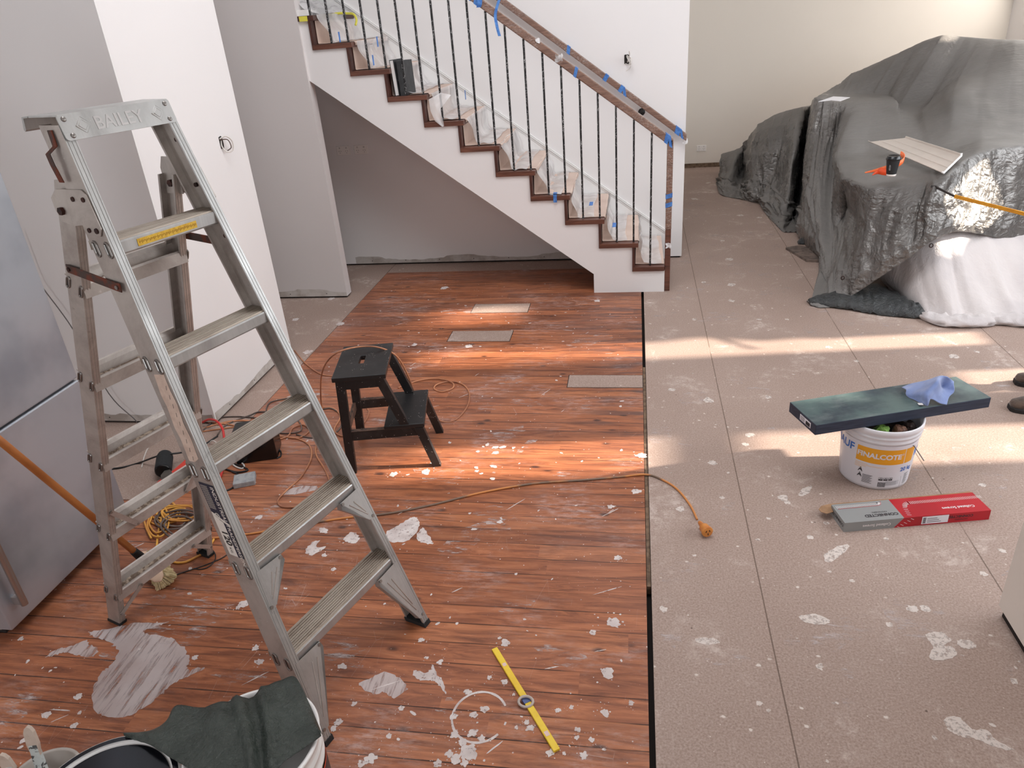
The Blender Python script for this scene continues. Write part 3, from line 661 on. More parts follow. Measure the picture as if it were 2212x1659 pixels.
mb.add([lb(.56, 0), lb(.52, .42), lb(1, .42), lb(1, 0)], [(0, 1, 2, 3)], 0)
def tl(t0, a0): return lambda x, y: web(oA+(oB-oA)*a0-y, L0+(L1-L0)*t0-x, .0018)
mb.text('INDUSTRIAL', .0185, tl(.02, .17), 1, ax='LEFT', bold=.0002)
mb.text('TRADESPERSON', .0170, tl(.525, .17), 1, ax='LEFT', bold=.0002)
mb.text('120', .030, tl(.64, .66), 2, ax='LEFT', bold=.0008); mb.text('KG', .012, tl(.88, .72), 2, ax='LEFT')
for a in range(5):
    for q in range(12): mb.add([lb(.03+q*.027, .52+a*.09, .0016), lb(.05+q*.027, .52+a*.09, .0016), lb(.05+q*.027, .55+a*.09, .0016), lb(.03+q*.027, .55+a*.09, .0016)], [(0, 1, 2, 3)], 1) if .03+q*.027 < .34 else None
mb.tube([web(oA+.036+.0085*math.cos(k*.52), .718+.0085*math.sin(k*.52), .0018) for k in range(12)], .0011, 5, 1, closed=True)
for a in (.785, 2.356): mb.tube([web(oA+.036+.008*math.cos(a), .718+.008*math.sin(a), .0018), web(oA+.036-.008*math.cos(a), .718-.008*math.sin(a), .0018)], .001, 5, 1)
mb.obj('rating_label', [M_navy, M_pale, M_ink], ladder)
# gussets
def gus(s, zt_, u_in, u_out, zb, name='gusset'):
    n2 = Vector((0, -1, .2891)).normalized()
    def G(u, z, h=0.0): return Vector((s*u, fy(z), z))+n2*(.001+h)
    mb = MB(); P = [G(u_in, zt_), G(fw_(zt_)-.012, zt_+.004), G(fw_(zb)-.008, zb), G(fw_(zb)-.03, zb+.012), G(u_in-.004, zt_-.02)]
    mb.prism(P if s < 0 else P[::-1], n2*-.0015, 0)
    mb.hexa([G(u_in, zt_), G(u_in-.004, zt_-.02), G(u_in-.004, zt_-.02, -.02), G(u_in, zt_, -.02)]+[G(fw_(zb)-.03-.003, zb+.012), G(fw_(zb)-.03, zb+.012), G(fw_(zb)-.03, zb+.012, -.02), G(fw_(zb)-.033, zb+.012, -.02)], 0)
    for f0, f1, e in ((.25, .8, .022), (.35, .95, .042)):
        A = G(u_in+e*1.1, zt_-.018); B = G(fw_(zb)-.02, zb+.02)
        mb.tube([A.lerp(B, .06), A.lerp(B, .72 if e > .03 else .86)], .0021, 6, 1)
    for u, z in ((u_in+.006, zt_-.006), (fw_(zb)-.014, zb+.016)):
        mb.tube([G(u, z), G(u, z, .003)], .0055, 12, 2)
    return mb.obj(name, [M_alub, M_alu, M_rivet], ladder)
for s in (-1, 1):
    gus(s, Z1-.012, .14, .23, .030); gus(s, Z1+DZ-.012, .128, .22, .43)
    for k, ub, zb_, uo in ((0, .115, -.018, .13), (1, .10, -.016, .0)):
        z = .1541+.2867*k; a = Vector((s*ub, ry(z)-.002, z-.022)); b = RP(s, z-.10 if k == 0 else z+.09, -.002, .010)
        d = (b-a).normalized(); sd = d.cross(Vector((0, 1, 0))).normalized()*.008; t3 = Vector((0, -.0022, 0))
        mb = MB().hexa([a-sd, b-sd, b-sd+t3, a-sd+t3, a+sd, b+sd, b+sd+t3, a+sd+t3])
        for q in (a, b): mb.tube([q, q+t3*2], .0045, 8, 1)
        mb.obj('brace_strap', [M_alu, M_rivet], ladder)
# ---------------------------------------------------------------- step stool
t = NT('chipped black paint'); v = t.co()
ed = t.step(t.math('ADD', t.vor(v, 90), t.math('MULTIPLY', t.noise(v, 140, 3), .3)), .30, .24)
fk = t.math('MULTIPLY', ed, t.step(t.noise(v, 20, 3), .5, .56))
c = t.mix(t.math('MULTIPLY', t.step(t.noise(t.co(), 3.2, 5, .65), .48, .72), .5), srgb((24, 23, 24)), srgb((74, 72, 72)))
t.set(col=t.mix(t.math('MULTIPLY', fk, .85), c, srgb((206, 196, 190))), rough=t.math('ADD', .3, t.math('MULTIPLY', t.noise(v, 8, 3), .25))); t.bump(t.noise(v, 30, 4), .15, .002); M_blk = t.m
M_worn = mat('bare worn timber', (110, 84, 70), .7, col2=(58, 50, 48), vs=30)
# measured: top rectangle at .5 m, feet on the floor
a_ = at(715, 818, 2, .5); b_ = at(832, 808, 2, .5); ang = math.atan2(b_.y-a_.y, b_.x-a_.x)
# local x: along the short side of the seat towards the step, local y: away from the camera
stool = thing('step_stool', 'chipped black two step stool with a hand slot in its seat', 'step stool', (a_.x, a_.y, 0), ang)
SW, SD = .236, .348     # seat
def hx(mb, p, w, q, w2, d0, d1, m=0):  # leg of rectangular section from p (bottom) to q (top); w along x, between y d0..d1
    return mb.hexa([(p[0], d0, p[1]), (p[0]+w, d0, p[1]), (p[0]+w, d1, p[1]), (p[0], d1, p[1]), (q[0], d0, q[1]), (q[0]+w2, d0, q[1]), (q[0]+w2, d1, q[1]), (q[0], d1, q[1])], m)
mb = MB(); z0, z1 = .478, .5
# seat with a slot: four boards round the hole
cx, cyy = SW*.47, SD*.52; sx, sy = .012, .042
xs = [0, cx-sx, cx+sx, SW]; ys = [0, cyy-sy, cyy+sy, SD]
G = [[(x, y) for x in xs] for y in ys]
q = [(x, y, z1) for y in ys for x in xs]+[(x, y, z0) for y in ys for x in xs]
fs = []
for j in range(3):
    for i in range(3):
        if i == 1 and j == 1: continue
        k = j*4+i; fs += [(k, k+1, k+5, k+4), (16+k, 16+k+4, 16+k+5, 16+k+1)]
for a, b in ((0, 1), (1, 2), (2, 3), (3, 7), (7, 11), (11, 15), (15, 14), (14, 13), (13, 12), (12, 8), (8, 4), (4, 0)): fs.append((b, a, 16+a, 16+b))
for a, b in ((5, 6), (6, 10), (10, 9), (9, 5)): fs.append((a, b, 16+b, 16+a))
mb.add(q, fs); mb.obj('seat', M_blk, stool, bevel=.003)
LB = -.035  # feet splay
for side, (d0, d1) in enumerate(((.006, .034), (SD-.034, SD-.006))):
    mb = MB(); hx(mb, (-.012, 0), .04, (.012, .478), .04, d0, d1); mb.obj('leg', M_blk, stool, bevel=.002)
    mb = MB(); hx(mb, (.275, .20), .042, (.182, .478), .042, d0, d1); mb.obj('leg', M_blk, stool, bevel=.002)
    mb = MB(); hx(mb, (.385, 0), .038, (.325, .215), .04, d0-.001, d1-.001); mb.obj('leg', M_blk, stool, bevel=.002)
    MB().box((.02, d0+.002, .436), (.2, d1-.002, .478)).obj('apron', M_blk, stool, bevel=.0015)
    mb = MB().box((.01, d0+.003, .175), (.365, d1-.003, .222)); mb.box((.03, d0+.001, .221), (.25, d1-.003, .2235), 1)
    mb.obj('side_rail', [M_blk, M_worn], stool, bevel=.0015)
MB().box((.19, .004, .218), (.372, SD-.004, .238)).obj('lower_step', M_blk, stool, bevel=.003)
MB().box((.02, .034, .432), (.036, SD-.034, .476)).obj('cross_rail', [M_blk], stool, bevel=.001)
MB().box((.0, .034, .175), (.014, SD-.034, .215)).obj('cross_rail', [M_worn], stool, bevel=.001)
# ---------------------------------------------------------------- cords
M_cord = mat('orange extension cord', (196, 134, 96), .5, col2=(160, 106, 78), vs=4, lo=.4, hi=.6)
M_cordb = mat('yellow orange cord', (222, 164, 74), .45, col2=(196, 132, 60), vs=5)
M_cable = mat('grey brown cable', (104, 88, 80), .55, col2=(70, 60, 56), vs=6)
M_bcable = mat('black cable', (22, 22, 23), .5)
M_red = mat('red cable', (214, 52, 50), .45, col2=(196, 60, 56), vs=9)
M_wht = mat('white flex', (214, 208, 202), .5)
def cord(name, pts, r, m, label, cat='cord', k=8, par=None, mats=None, flat=1.0, group=None):
    P = [at(p[0], p[1], 2, (p[2] if len(p) > 2 else 0)+r) for p in pts]
    mb = MB().tube(spline(P, k), r, 8, 0, flat=flat)
    o = mb.obj(name, mats or m, par, smooth=True)
    if par is None: tag(o, label, cat, group)
    return o
cord('extension_cord', [(636, 757), (660, 785), (693, 808), (728, 815), (760, 835), (792, 880), (796, 895), (785, 915), (762, 935), (738, 942), (722, 928), (735, 900), (720, 882), (698, 880)], .0042, M_cord, 'orange extension cord passing under the black step stool')
cord('extension_cord', [(697, 884, .0), (693, 860, .08), (694, 815, .28), (704, 785, .42), (728, 762, .52), (770, 750, .515), (815, 750, .51), (855, 768, .46), (880, 808, .33), (900, 860, .17), (925, 893, .05), (958, 911, .0), (985, 906, .0), (1008, 880, .0), (1014, 852, .0), (1002, 832, .0), (975, 824, .0), (945, 830, .0), (938, 840, .0), (955, 846, .0), (978, 838, .003), (976, 826, .006), (948, 818, .004), (915, 820, .0), (885, 828, .0), (860, 838, 0)], .0042, M_cord, 'orange extension cord looped over the seat of the black step stool')
cord('extension_cord', [(380, 1172), (430, 1166), (500, 1158), (560, 1150), (620, 1138), (690, 1127), (760, 1117), (840, 1109), (940, 1089), (1040, 1064), (1150, 1045), (1260, 1037), (1340, 1030), (1395, 1025), (1430, 1036), (1462, 1056), (1490, 1090), (1506, 1122)], .0046, [M_cable], 'long brown extension cord crossing the timber floor to an orange socket', mats=[mat('brown and orange cord', (120, 98, 82), .5, col2=(204, 134, 74), vs=2.2, lo=.47, hi=.53)])
# tangle on the boards by the fridge
cord('extension_cord', [(400, 905), (452, 912), (500, 918), (545, 930), (600, 942), (640, 947), (668, 962), (672, 990), (650, 1030), (618, 1060), (600, 1082), (612, 1095), (650, 1092), (700, 1072), (712, 1045), (702, 1015), (684, 985), (682, 968), (690, 955), (720, 945)], .0042, M_cord, 'orange extension cord in a long loose loop between ladder and stool')
cord('extension_cord', [(440, 925), (470, 916), (505, 909), (545, 912), (590, 935), (622, 945), (648, 945), (668, 930), (655, 918), (632, 925), (622, 942), (590, 955), (560, 985)], .0042, M_cord, 'orange extension cord bundled by the white wall corner', k=7)
cord('extension_cord', [(438, 932), (480, 926), (520, 922), (552, 930), (580, 938), (560, 915), (520, 908), (470, 918)], .0042, M_cord, 'orange extension cord in the back of the coil by the white wall')
cord('cable', [(438, 930), (470, 905), (505, 900), (545, 902), (585, 906), (575, 890), (583, 870), (612, 862), (640, 857), (660, 850)], .004, M_cable, 'grey cable curving from the coil towards the stool', 'cable')
cord('cable', [(470, 940), (480, 925), (500, 912), (538, 898), (560, 890), (600, 892), (640, 905), (650, 930), (610, 936), (560, 925), (510, 925), (500, 950)], .004, M_cable, 'grey brown cable looped over the orange coil', 'cable')
cord('cable', [(698, 884), (715, 882), (735, 895), (738, 915), (728, 932), (700, 945), (665, 945), (640, 938)], .004, M_cable, 'grey cable under the ladder foot near the stool', 'cable')
# yellow coil under the rear braces
rnd = random.Random(3)
for j, (cx, cy, rx, ryy, m, wh) in enumerate(((352, 1105, 40, 30, M_cordb, 'yellow cord coil nearest the fridge'), (375, 1120, 45, 24, M_cable, 'dark cable coil among the yellow cords'), (340, 1125, 28, 42, M_cordb, 'upright yellow loop in the coil'), (392, 1110, 55, 20, M_cordb, 'flat yellow loop reaching behind the ladder leg'), (395, 1135, 60, 34, M_cable, 'widest dark loop of the coil'))):
    pts = []
    for k in range(22):
        a = k*2*math.pi/9+j; e = 1-.022*k
        pts.append((cx+rx*math.cos(a)*e+rnd.uniform(-3, 3), cy+ryy*math.sin(a)*e+rnd.uniform(-3, 3), .004*j+.002*(k % 3)))
    cord('extension_cord' if m == M_cordb else 'cable', pts, .0042, m, wh+', on the boards under the ladder', 'cord' if m == M_cordb else 'cable', k=5)
cord('extension_cord', [(338, 1190), (340, 1165), (346, 1130), (356, 1095), (352, 1068), (348, 1055)], .0048, M_cordb, 'bright yellow cord running under the lowest rear brace')
cord('extension_cord', [(350, 1190), (370, 1212), (395, 1215), (420, 1205), (445, 1190), (462, 1165)], .0048, M_cordb, 'yellow cord bending round the rear ladder foot')
cord('cable', [(235, 1013), (262, 1010), (300, 1000), (345, 984, .06), (390, 978, .05), (425, 970), (470, 942)], .0045, M_bcable, 'black cable lying over the black canister', 'cable')
cord('jump_lead', [(438, 912, .02), (452, 906, .05), (468, 910, .07), (480, 925, .06), (484, 945, .03), (486, 965, .03), (490, 985, .02), (484, 1005, .01), (476, 1030, .0), (465, 1060, 0)], .0062, M_red, 'thick red cable arching beside the ladder leg', 'cable')
cord('cable', [(486, 965), (500, 1000), (520, 1012), (527, 1005), (505, 985)], .004, M_wht, 'short white flex near the black box', 'cable')
cord('cable', [(452, 958), (458, 952, .02), (466, 955, .02), (475, 965)], .003, M_wht, 'thin white wire loop by the red cable', 'cable')
cord('cable', [(306, 1010), (312, 985), (322, 965), (338, 958)], .003, M_wht, 'thin white wire left of the black canister', 'cable')
cord('cable', [(595, 962, .02), (606, 975), (606, 985), (598, 990)], .004, M_bcable, 'small black cable loop at the side of the black box', 'cable')
cord('cable', [(500, 1018), (520, 1026), (538, 1024), (520, 1040), (498, 1056), (470, 1066)], .0042, M_bcable, 'black cable passing over the grey block', 'cable')
cord('cable', [(480, 1010), (495, 1016), (515, 1020), (535, 1015), (515, 1005), (495, 1000)], .0045, M_bcable, 'tangled black cable in front of the black box', 'cable')
cord('cable_tie', [(438, 1178), (452, 1182), (464, 1195), (464, 1210), (450, 1225), (432, 1230), (420, 1228)], .0022, M_bcable, 'thin black wire loop round the rear ladder foot', 'wire')
cord('wire', [(370, 1246), (400, 1235), (440, 1222), (480, 1205), (500, 1190)], .0022, M_bcable, 'thin black wire lying near the broom head', 'wire')
# orange socket end
pc = at(1525, 1145, 2, .028); ax_ = (at(1533, 1153, 2, .024)-at(1507, 1122, 2, .02)).normalized()
pl_ = thing('cord_socket', 'round orange three pin cord socket lying on the particleboard', 'socket', mw=Matrix.Translation(pc) @ ax_.to_track_quat('Z', 'Y').to_matrix().to_4x4())
M_or = mat('orange plastic', (214, 140, 66), .4, col2=(196, 116, 50), vs=30)
MB().lathe([(.007, -.055), (.009, -.045), (.011, -.03), (.019, -.018), (.021, .005), (.0225, .006), (.0225, .014), (.019, .016)], 28).obj('socket_body', M_or, pl_, smooth=True, bevel=.001)
mb = MB()
for a, rr2 in ((.6, .35), (2.6, -.35), (-1.5, 0)):
    mb.T = Matrix.Translation((.0085*math.cos(a), .0085*math.sin(a), .0163)) @ Matrix.Rotation(rr2+ (math.pi/2 if a < 0 else 0)*0, 4, 'Z'); mb.box((-.0016, -.0042, 0), (.0016, .0042, .0006))
mb.T = None; mb.obj('pin_slots', M_slot, pl_)
# ---------------------------------------------------------------- fridge
t = NT('brushed stainless steel'); v = t.co((1, 1, 60))
t.set(col=t.mix(t.step(t.noise(t.co(), 3, 4), .4, .7), srgb((184, 190, 198)), srgb((156, 162, 172))), metal=.5, rough=.34); t.bump(t.noise(t.co((1, 1.2, .6)), 2.2, 2, .4), .35, .05); t.set(metal=.6); M_ss = t.m
M_fr = mat('fridge side grey', (150, 142, 140), .5)
f0 = at(27, 1363, 2, .045); f1 = at(280, 1112, 2, .045); fd = (f1-f0); fwid = fd.length; fa = math.atan2(fd.y, fd.x)
fr = thing('fridge', 'dented stainless steel two door fridge at the left edge, door handles low down', 'fridge', (f0.x, f0.y, 0), fa)
seam = at(165, 820, 0, f1.x-.0).z
MB().box((.012, .06, .03), (fwid-.012, .62, 1.78)).obj('cabinet', M_fr, fr, bevel=.004)
MB().box((.03, .07, 0), (fwid-.03, .6, .03)).obj('plinth', M_dark, fr)
lowd = MB().box((0, 0, .045), (fwid, .055, seam-.004)).obj('door', M_ss, fr, bevel=.006, seg=3)
upd = MB().box((0, 0, seam+.004), (fwid, .055, 1.79)).obj('door', M_ss, fr, bevel=.006, seg=3)
MB().box((.004, .02, seam-.006), (fwid-.004, .058, seam+.006)).obj('seam_shade', M_dark, fr)  # dark strip added to paint the shade inside the door seam
mb = MB().tube([(.055, -.035, .12), (.055, -.035, seam-.10)], .012, 14); 
for z in (.14, seam-.12): mb.box((.046, -.035, z-.016), (.064, 0, z+.016), 1)
mb.obj('handle', [mat('brushed handle', (176, 168, 162), .3, .9), M_fr], lowd, smooth=False)
mb = MB().tube([(.055, -.035, seam+.1), (.055, -.035, 1.6)], .012, 14)
for z in (seam+.12, 1.58): mb.box((.046, -.035, z-.016), (.064, 0, z+.016), 1)
mb.obj('handle', [mat('brushed handle', (176, 168, 162), .3, .9), M_fr], upd)
cord('power_cord', [(80, 610)], .003, M_bcable, '', par=ladder) if False else None
mb = MB().tube(spline([at(40, 500, 1, 3.11), at(78, 598, 1, 3.11), at(95, 625, 1, 3.11), at(160, 715, 1, 3.11), at(235, 850, 1, 3.11), at(290, 905, 1, 3.11), at(298, 918, 1, 3.11)], 6), .0028, 6)
tag(mb.obj('power_cable', mat('grey wire', (96, 90, 88), .6), smooth=True), 'thin grey cable running down the wall behind the fridge', 'cable')
# ---------------------------------------------------------------- broom leaning across the fridge front
M_pole = mat('varnished broom pole', (188, 118, 62), .4, col2=(150, 84, 40), vs=3, stretch=(1, 1, 1))
bh = at(322, 1218, 2, .06); bt = at(0, 952, 0, -1.93)
dirb = (bt-bh).normalized()
broom = thing('broom', 'wooden handled broom with cream bristles lying behind the ladder leg', 'broom', bh)
MB().tube([dirb*.07, dirb*1.35], .0125, 16).obj('handle', M_pole, broom, smooth=True)
MB().tube([dirb*-.01, dirb*.06, dirb*.10, dirb*.104], [.017, .0165, .0145, .0135], 16).obj('ferrule', M_rub, broom, smooth=True)
sidev = dirb.cross(Vector((0, 0, 1))).normalized(); sidev = (at(352, 1262)-at(290, 1180)).normalized()
hd = []
for f in [i/12*2-1 for i in range(13)]:
    c = sidev*(f*.12)+Vector((0, 0, -.012)); w = .028*math.sqrt(max(.02, 1-f**4)); h2 = .014*math.sqrt(max(.05, 1-f**4))
    n2 = dirb; n3 = n2.cross(sidev).normalized()
    hd.append([c+n3*(w*math.cos(a))+n2*(h2*math.sin(a)) for a in [k*math.pi/6 for k in range(12)]])
MB().loft(hd).obj('head', mat('beech broom head', (216, 184, 158), .6), broom, smooth=True)
mb = MB(); rnd = random.Random(5); n3 = dirb.cross(sidev).normalized()
for i in range(2000):
    f = rnd.uniform(-1, 1); g = rnd.uniform(-1, 1); b0 = sidev*(f*.105)+n3*(g*.022)+dirb*-.02
    tip = sidev*(f*.118)+n3*(g*.045+rnd.uniform(-.003, .003))+dirb*(-.078+rnd.uniform(-.003, .003)+.014*g*g+.012*f*f)
    if (bh+tip).z < .002: tip.z = .002-bh.z+rnd.uniform(0, .004)
    s2 = n3*.0016; mb.add([b0-s2, b0+s2, tip+s2, tip-s2], [(0, 1, 2, 3)]); s2 = sidev*.0016; mb.add([b0-s2, b0+s2, tip+s2, tip-s2], [(0, 1, 2, 3)])
o = mb.obj('bristles', mat('cream bristles', (232, 216, 178), .7, col2=(206, 186, 140), vs=60), broom); o['kind'] = 'stuff'
# ---------------------------------------------------------------- things on the floor behind the ladder
c0 = at(512, 1004); c1 = at(601, 991)
bx = (c1-c0); bl = bx.length; ba = math.atan2(bx.y, bx.x)
k = thing('black_box', 'glossy black box standing by the coiled cords behind the ladder', 'box', (c0.x, c0.y, 0), ba)
MB().box((0, 0, 0), (bl, .15, .15)).obj('case', mat('gloss black case', (14, 14, 15), .22), k, bevel=.005)
MB().box((.01, .01, .15), (bl-.01, .14, .158)).obj('lid', mat('matt black lid', (22, 22, 22), .5), k, bevel=.003)
g0 = at(505, 1057); g1 = at(552, 1049)
d = g1-g0; k = MB().box((0, 0, 0), (d.length, .085, .026)).obj('sanding_block', [mat('grey foam block', (168, 168, 168), .85, col2=(146, 148, 150), vs=40, bump=.4, bs=300), ], None, bevel=.003)
k.location = g0; k.rotation_euler = (0, 0, math.atan2(d.y, d.x)+.05); k['x'] = 0
del k['x']; tag(k, 'small grey sanding block with dark sides on the boards', 'sanding block')
cn = at(352, 1018, 2, .045); ct = at(358, 975, 2, .045); axc = (ct-cn).normalized()
kan = thing('canister', 'black cloth covered canister lying behind the ladder braces', 'canister', mw=Matrix.Translation(cn) @ axc.to_track_quat('Z', 'Y').to_matrix().to_4x4())
MB().lathe([(.030, 0), (.036, .004), (.038, .02), (.038, .13), (.034, .15), (.02, .158), (.0, .16)], 28).obj('sleeve', mat('black fabric', (32, 34, 36), .85, bump=.4, bs=200), kan, smooth=True)
MB().lathe([(.031, -.003), (.034, .0), (.034, .012), (.031, .014)], 28).obj('end_cap', mat('gloss black end', (10, 10, 11), .3), kan)
# red handled shears
sp_ = at(372, 1030, 2, .03)
sh = thing('shears', 'red handled shears with grey jaws lying below the black canister', 'shears', sp_)
M_rp = mat('red plastic grip', (206, 54, 38), .4)
def px(l, h): return [at(a, b, 2, h)-sp_ for a, b in l]
for nm, l, h in (('handle', [(372, 1022), (384, 1012), (398, 1000), (404, 992), (408, 1006), (406, 1018), (396, 1028), (384, 1032), (376, 1034)], .05), ('handle', [(362, 1030), (352, 1036), (342, 1044), (336, 1052), (342, 1056), (352, 1048), (362, 1040)], .03)):
    MB().prism([p+Vector((0, 0, -.012)) for p in px(l, h)], (0, 0, .022)).obj(nm, M_rp, sh, bevel=.004)
MB().prism([p+Vector((0, 0, -.01)) for p in px([(348, 1030), (356, 1020), (366, 1016), (374, 1022), (372, 1034), (360, 1040), (350, 1042)], .04)], (0, 0, .018)).obj('jaws', mat('grey steel jaws', (112, 106, 100), .45, .5, (80, 72, 66)), sh, bevel=.003)
# cable loop in the wall hole, left wall
def wall_hole(name, label, frame, cords):
    th = thing(name, label, 'cable hole', frame[0]); mb = MB()
    u, w_, n = frame[1], frame[2], frame[3]
    pts = [(-.018, -.03), (.014, -.034), (.020, -.01), (.017, .026), (.006, .034), (-.018, .03)]
    mb.add([u*a+w_*b+n*.0015 for a, b in pts], [list(range(6))]); mb.obj('opening', M_slot, th)
    for k2, (l, r_, m) in enumerate(cords):
        MB().tube(spline([u*a+w_*b+n*c for a, b, c in l], 6), r_, 7).obj('wire', m, th, smooth=True)
    return th
pL = at(478, 308, 0, XL); wall_hole('cable_outlet', 'white cable loop hanging from a hole in the white left wall', (pL, Vector((0, 1, 0)), Vector((0, 0, 1)), Vector((1, 0, 0))),
    [([(-.01, .02, .0), (.01, .03, .03), (.035, .0, .045), (.03, -.045, .04), (.0, -.05, .02), (-.01, -.02, .005), (.0, .01, .0)], .004, M_wht), ([(-.005, .015, 0), (.02, .01, .03), (.03, -.03, .035), (.01, -.045, .02)], .003, M_cable)])
pS = at(1354, 128, 1, YW); wall_hole('cable_outlet', 'bunch of stripped white wires out of a hole in the stair wall', (pS, Vector((1, 0, 0)), Vector((0, 0, 1)), Vector((0, -1, 0))),
    [([(0, .03, 0), (.02, .0, .04), (.03, -.035, .06), (.02, -.06, .05), (-.005, -.075, .05)], .0025, M_wht), ([(-.01, -.03, 0), (.01, -.035, .03), (.03, -.03, .06)], .004, M_wht), ([(.0, .02, 0), (.01, .0, .03), (.03, -.03, .055)], .005, M_wht), ([(.005, -.02, 0), (.02, .03, .04), (.018, .055, .05)], .005, M_wht), ([(.01, .0, 0), (.03, .01, .045), (.03, -.03, .06)], .004, M_wht)])
# power points
M_gpo = mat('white socket plate', (238, 234, 230), .35)
def gpo(c, label, s=1.0):
    g = thing('power_socket', label, 'power socket', c)
    MB().box((-.058*s, -.008, -.036*s), (.058*s, 0, .036*s)).obj('plate', M_gpo, g, bevel=.004, seg=3)
    mb = MB()
    for dx in (-.028, .028):
        for a, b, rt in ((-.008, -.004, .5), (.008, -.004, -.5), (0, -.018, 0)):
            mb.T = Matrix.Translation(((dx+a)*s, -.0083, b*s)) @ Matrix.Rotation(rt, 4, 'Y'); mb.box((-.0012, 0, -.004), (.0012, .001, .004))
        mb.T = None; mb.box(((dx-.006)*s, -.0095, .014*s), ((dx+.006)*s, -.008, .026*s), 1)
    mb.obj('slots_and_switches', [M_slot, mat('switch grey', (200, 196, 192), .4)], g)
gpo(at(742, 325, 1, YW), 'left white double power socket under the stairs'); gpo(at(780, 323, 1, YW), 'right white double power socket under the stairs'); gpo(at(1515, 320, 1, 9.6), 'white double power socket low on the far cream wall')
# books on the third step from the top
bz = Z0+RI*7+.031; bx_ = X0-GO*7+.03
M_bk = mat('black book cover', (48, 50, 52), .55, col2=(60, 62, 64), vs=20)
for j, (dx, th_, hgt, lab, tilt) in enumerate(((.012, .03, .225, 'black notebook with white page edges, the left of two on the stair', .05), (.050, .05, .215, 'thick dark grey folder, the right of two on the stair', .02))):
    b = thing('notebook' if j == 0 else 'folder', lab, 'book', (bx_+dx, YS+.03+.0*j, bz), -.12-.05*j)
    b.rotation_euler = (0, -tilt, -.10)
    MB().box((0, 0, 0), (.003, .16, hgt)).box((th_-.003, 0, 0), (th_, .16, hgt)).box((0, .157, 0), (th_, .16, hgt)).box((0, 0, 0), (th_ if j else .001, .003, hgt)).obj('cover', M_bk, b)
    MB().box((.003, .003, .004), (th_-.003, .157, hgt-.005)).obj('pages', mat('white page block', (232, 230, 228), .8), b)
from mathutils import noise as mn
# ---------------------------------------------------------------- bucket of finishing compound, dark carton on top
M_pail = mat('white pail plastic', (230, 228, 232), .32, col2=(216, 212, 216), vs=5)
bk = thing('bucket', 'white plastic bucket with an orange band, standing on the particleboard under a dark carton', 'bucket', (1.004, 2.816, 0))
HB = .288; rb, rt = .133, .150
def br_(z): return rb+(rt-rb)*min(1, z/.26)
MB().lathe([(rb-.004, 0), (rb, .004), (br_(.1), .1), (br_(.19), .19), (br_(.215), .222), (br_(.22)+.0045, .226), (br_(.22)+.0045, .232), (br_(.23)+.001, .235), (br_(.24)+.001, .245), (br_(.24)+.006, .248), (br_(.24)+.006, .253), (br_(.25)+.002, .256), (br_(.262)+.002, .262), (br_(.262)+.006, .266), (br_(.262)+.0065, .286), (br_(.262)+.004, HB), (br_(.262)+.001, HB), (br_(.262)-.002, .282), (br_(.1)-.003, .1), (rb-.004, .01), (0, .01)], 72).obj('pail', M_pail, bk, smooth=True)
def cylp(zc, az, dr=.0006):
    """point on the side of the pail: arc length measured from azimuth az"""
    def f(x, y):
        z = zc+y; r = br_(z)+dr; a = az+x/r; return Vector((r*math.cos(a), r*math.sin(a), z))
    return f
AZ = math.atan2(-2.816, -1.004)+.235
def patch(mb, f, x0, x1, y0, y1, m, n=24, sk=0.0, sk1=None):
    sk1 = sk if sk1 is None else sk1
    rows = [[f((x0+sk*t)+((x1+sk1*t)-(x0+sk*t))*i/n, y0+(y1-y0)*t) for i in range(n+1)] for t in (0, .25, .5, .75, 1)]
    mb.sheet(rows, m); return mb
M_lab = mat('white label', (228, 226, 232), .45); M_oband = mat('orange label band', (240, 168, 36), .42); M_blue = mat('blue print', (48, 112, 196), .5); M_grey = mat('grey print', (120, 116, 118), .6); M_txt = mat('black print', (46, 42, 46), .6); M_ol = mat('pale orange print', (238, 196, 140), .6)
f = cylp(0, AZ); mb = MB()
patch(mb, cylp(0, AZ, .0004), -.185, .215, .012, .218, 0, 60)
patch(mb, f, -.106, .083, .128, .200, 1, 36); patch(mb, f, .086, .130, .128, .200, 1, 12, 0, .006)
g = cylp(0, AZ, .0011)
mb.text('FINALCOTE', .0325, lambda x, y: g(x-.018, y+.164), 0, bold=.0012); mb.text('®', .014, lambda x, y: g(x+.074, y+.174), 0)
mb.text('KNAUF', .050, lambda x, y: g(x-.120, y+.178), 2, ax='RIGHT', bold=.0012); mb.text('KNAUF', .050, lambda x, y: g(x+.140, y+.162), 2, ax='LEFT', bold=.0012)
mb.text('20 kg', .027, lambda x, y: g(x+.104, y+.098), 2, bold=.0007)
for i in range(4): patch(mb, g, -.106, -.106+(.05, .12, .045, .03)[i], .118-.0065*i, .1200-.0065*i, 5, 8)
mb.tube([g(x, y) for x, y in [(-.082, .075), (.088, .060), (.088, .014), (.0, .014)]+[(.0-.082*i/6, .014) for i in range(1, 7)]][:4], .0004, 4, 4)
for i in range(10): patch(mb, g, -.068, -.030-.004*(i % 3), .066-.0042*i, .0682-.0042*i, 3, 4)
for i in range(6): patch(mb, g, .022, .078-.01*(i % 2), .044-.0036*i, .0452-.0036*i, 3, 4)
for i in range(3):
    x = -.006+i*.019; patch(mb, g, x, x+.015, .050, .056, 4, 3); mb.tube([g(x, .05), g(x, .064), g(x+.015, .064), g(x+.015, .05)], .0005, 4, 4); mb.tube([g(x+.004, .058), g(x+.008, .062), g(x+.012, .058)], .001, 4, 4)
for i in range(15): patch(mb, g, -.006+i*.0020, -.006+i*.0020+(.0008 if i % 3 else .0014), .017, .041, 4, 1)
for i in range(12): patch(mb, g, .102, .130-.006*(i % 3), .070-.0045*i, .0718-.0045*i, 3, 4)
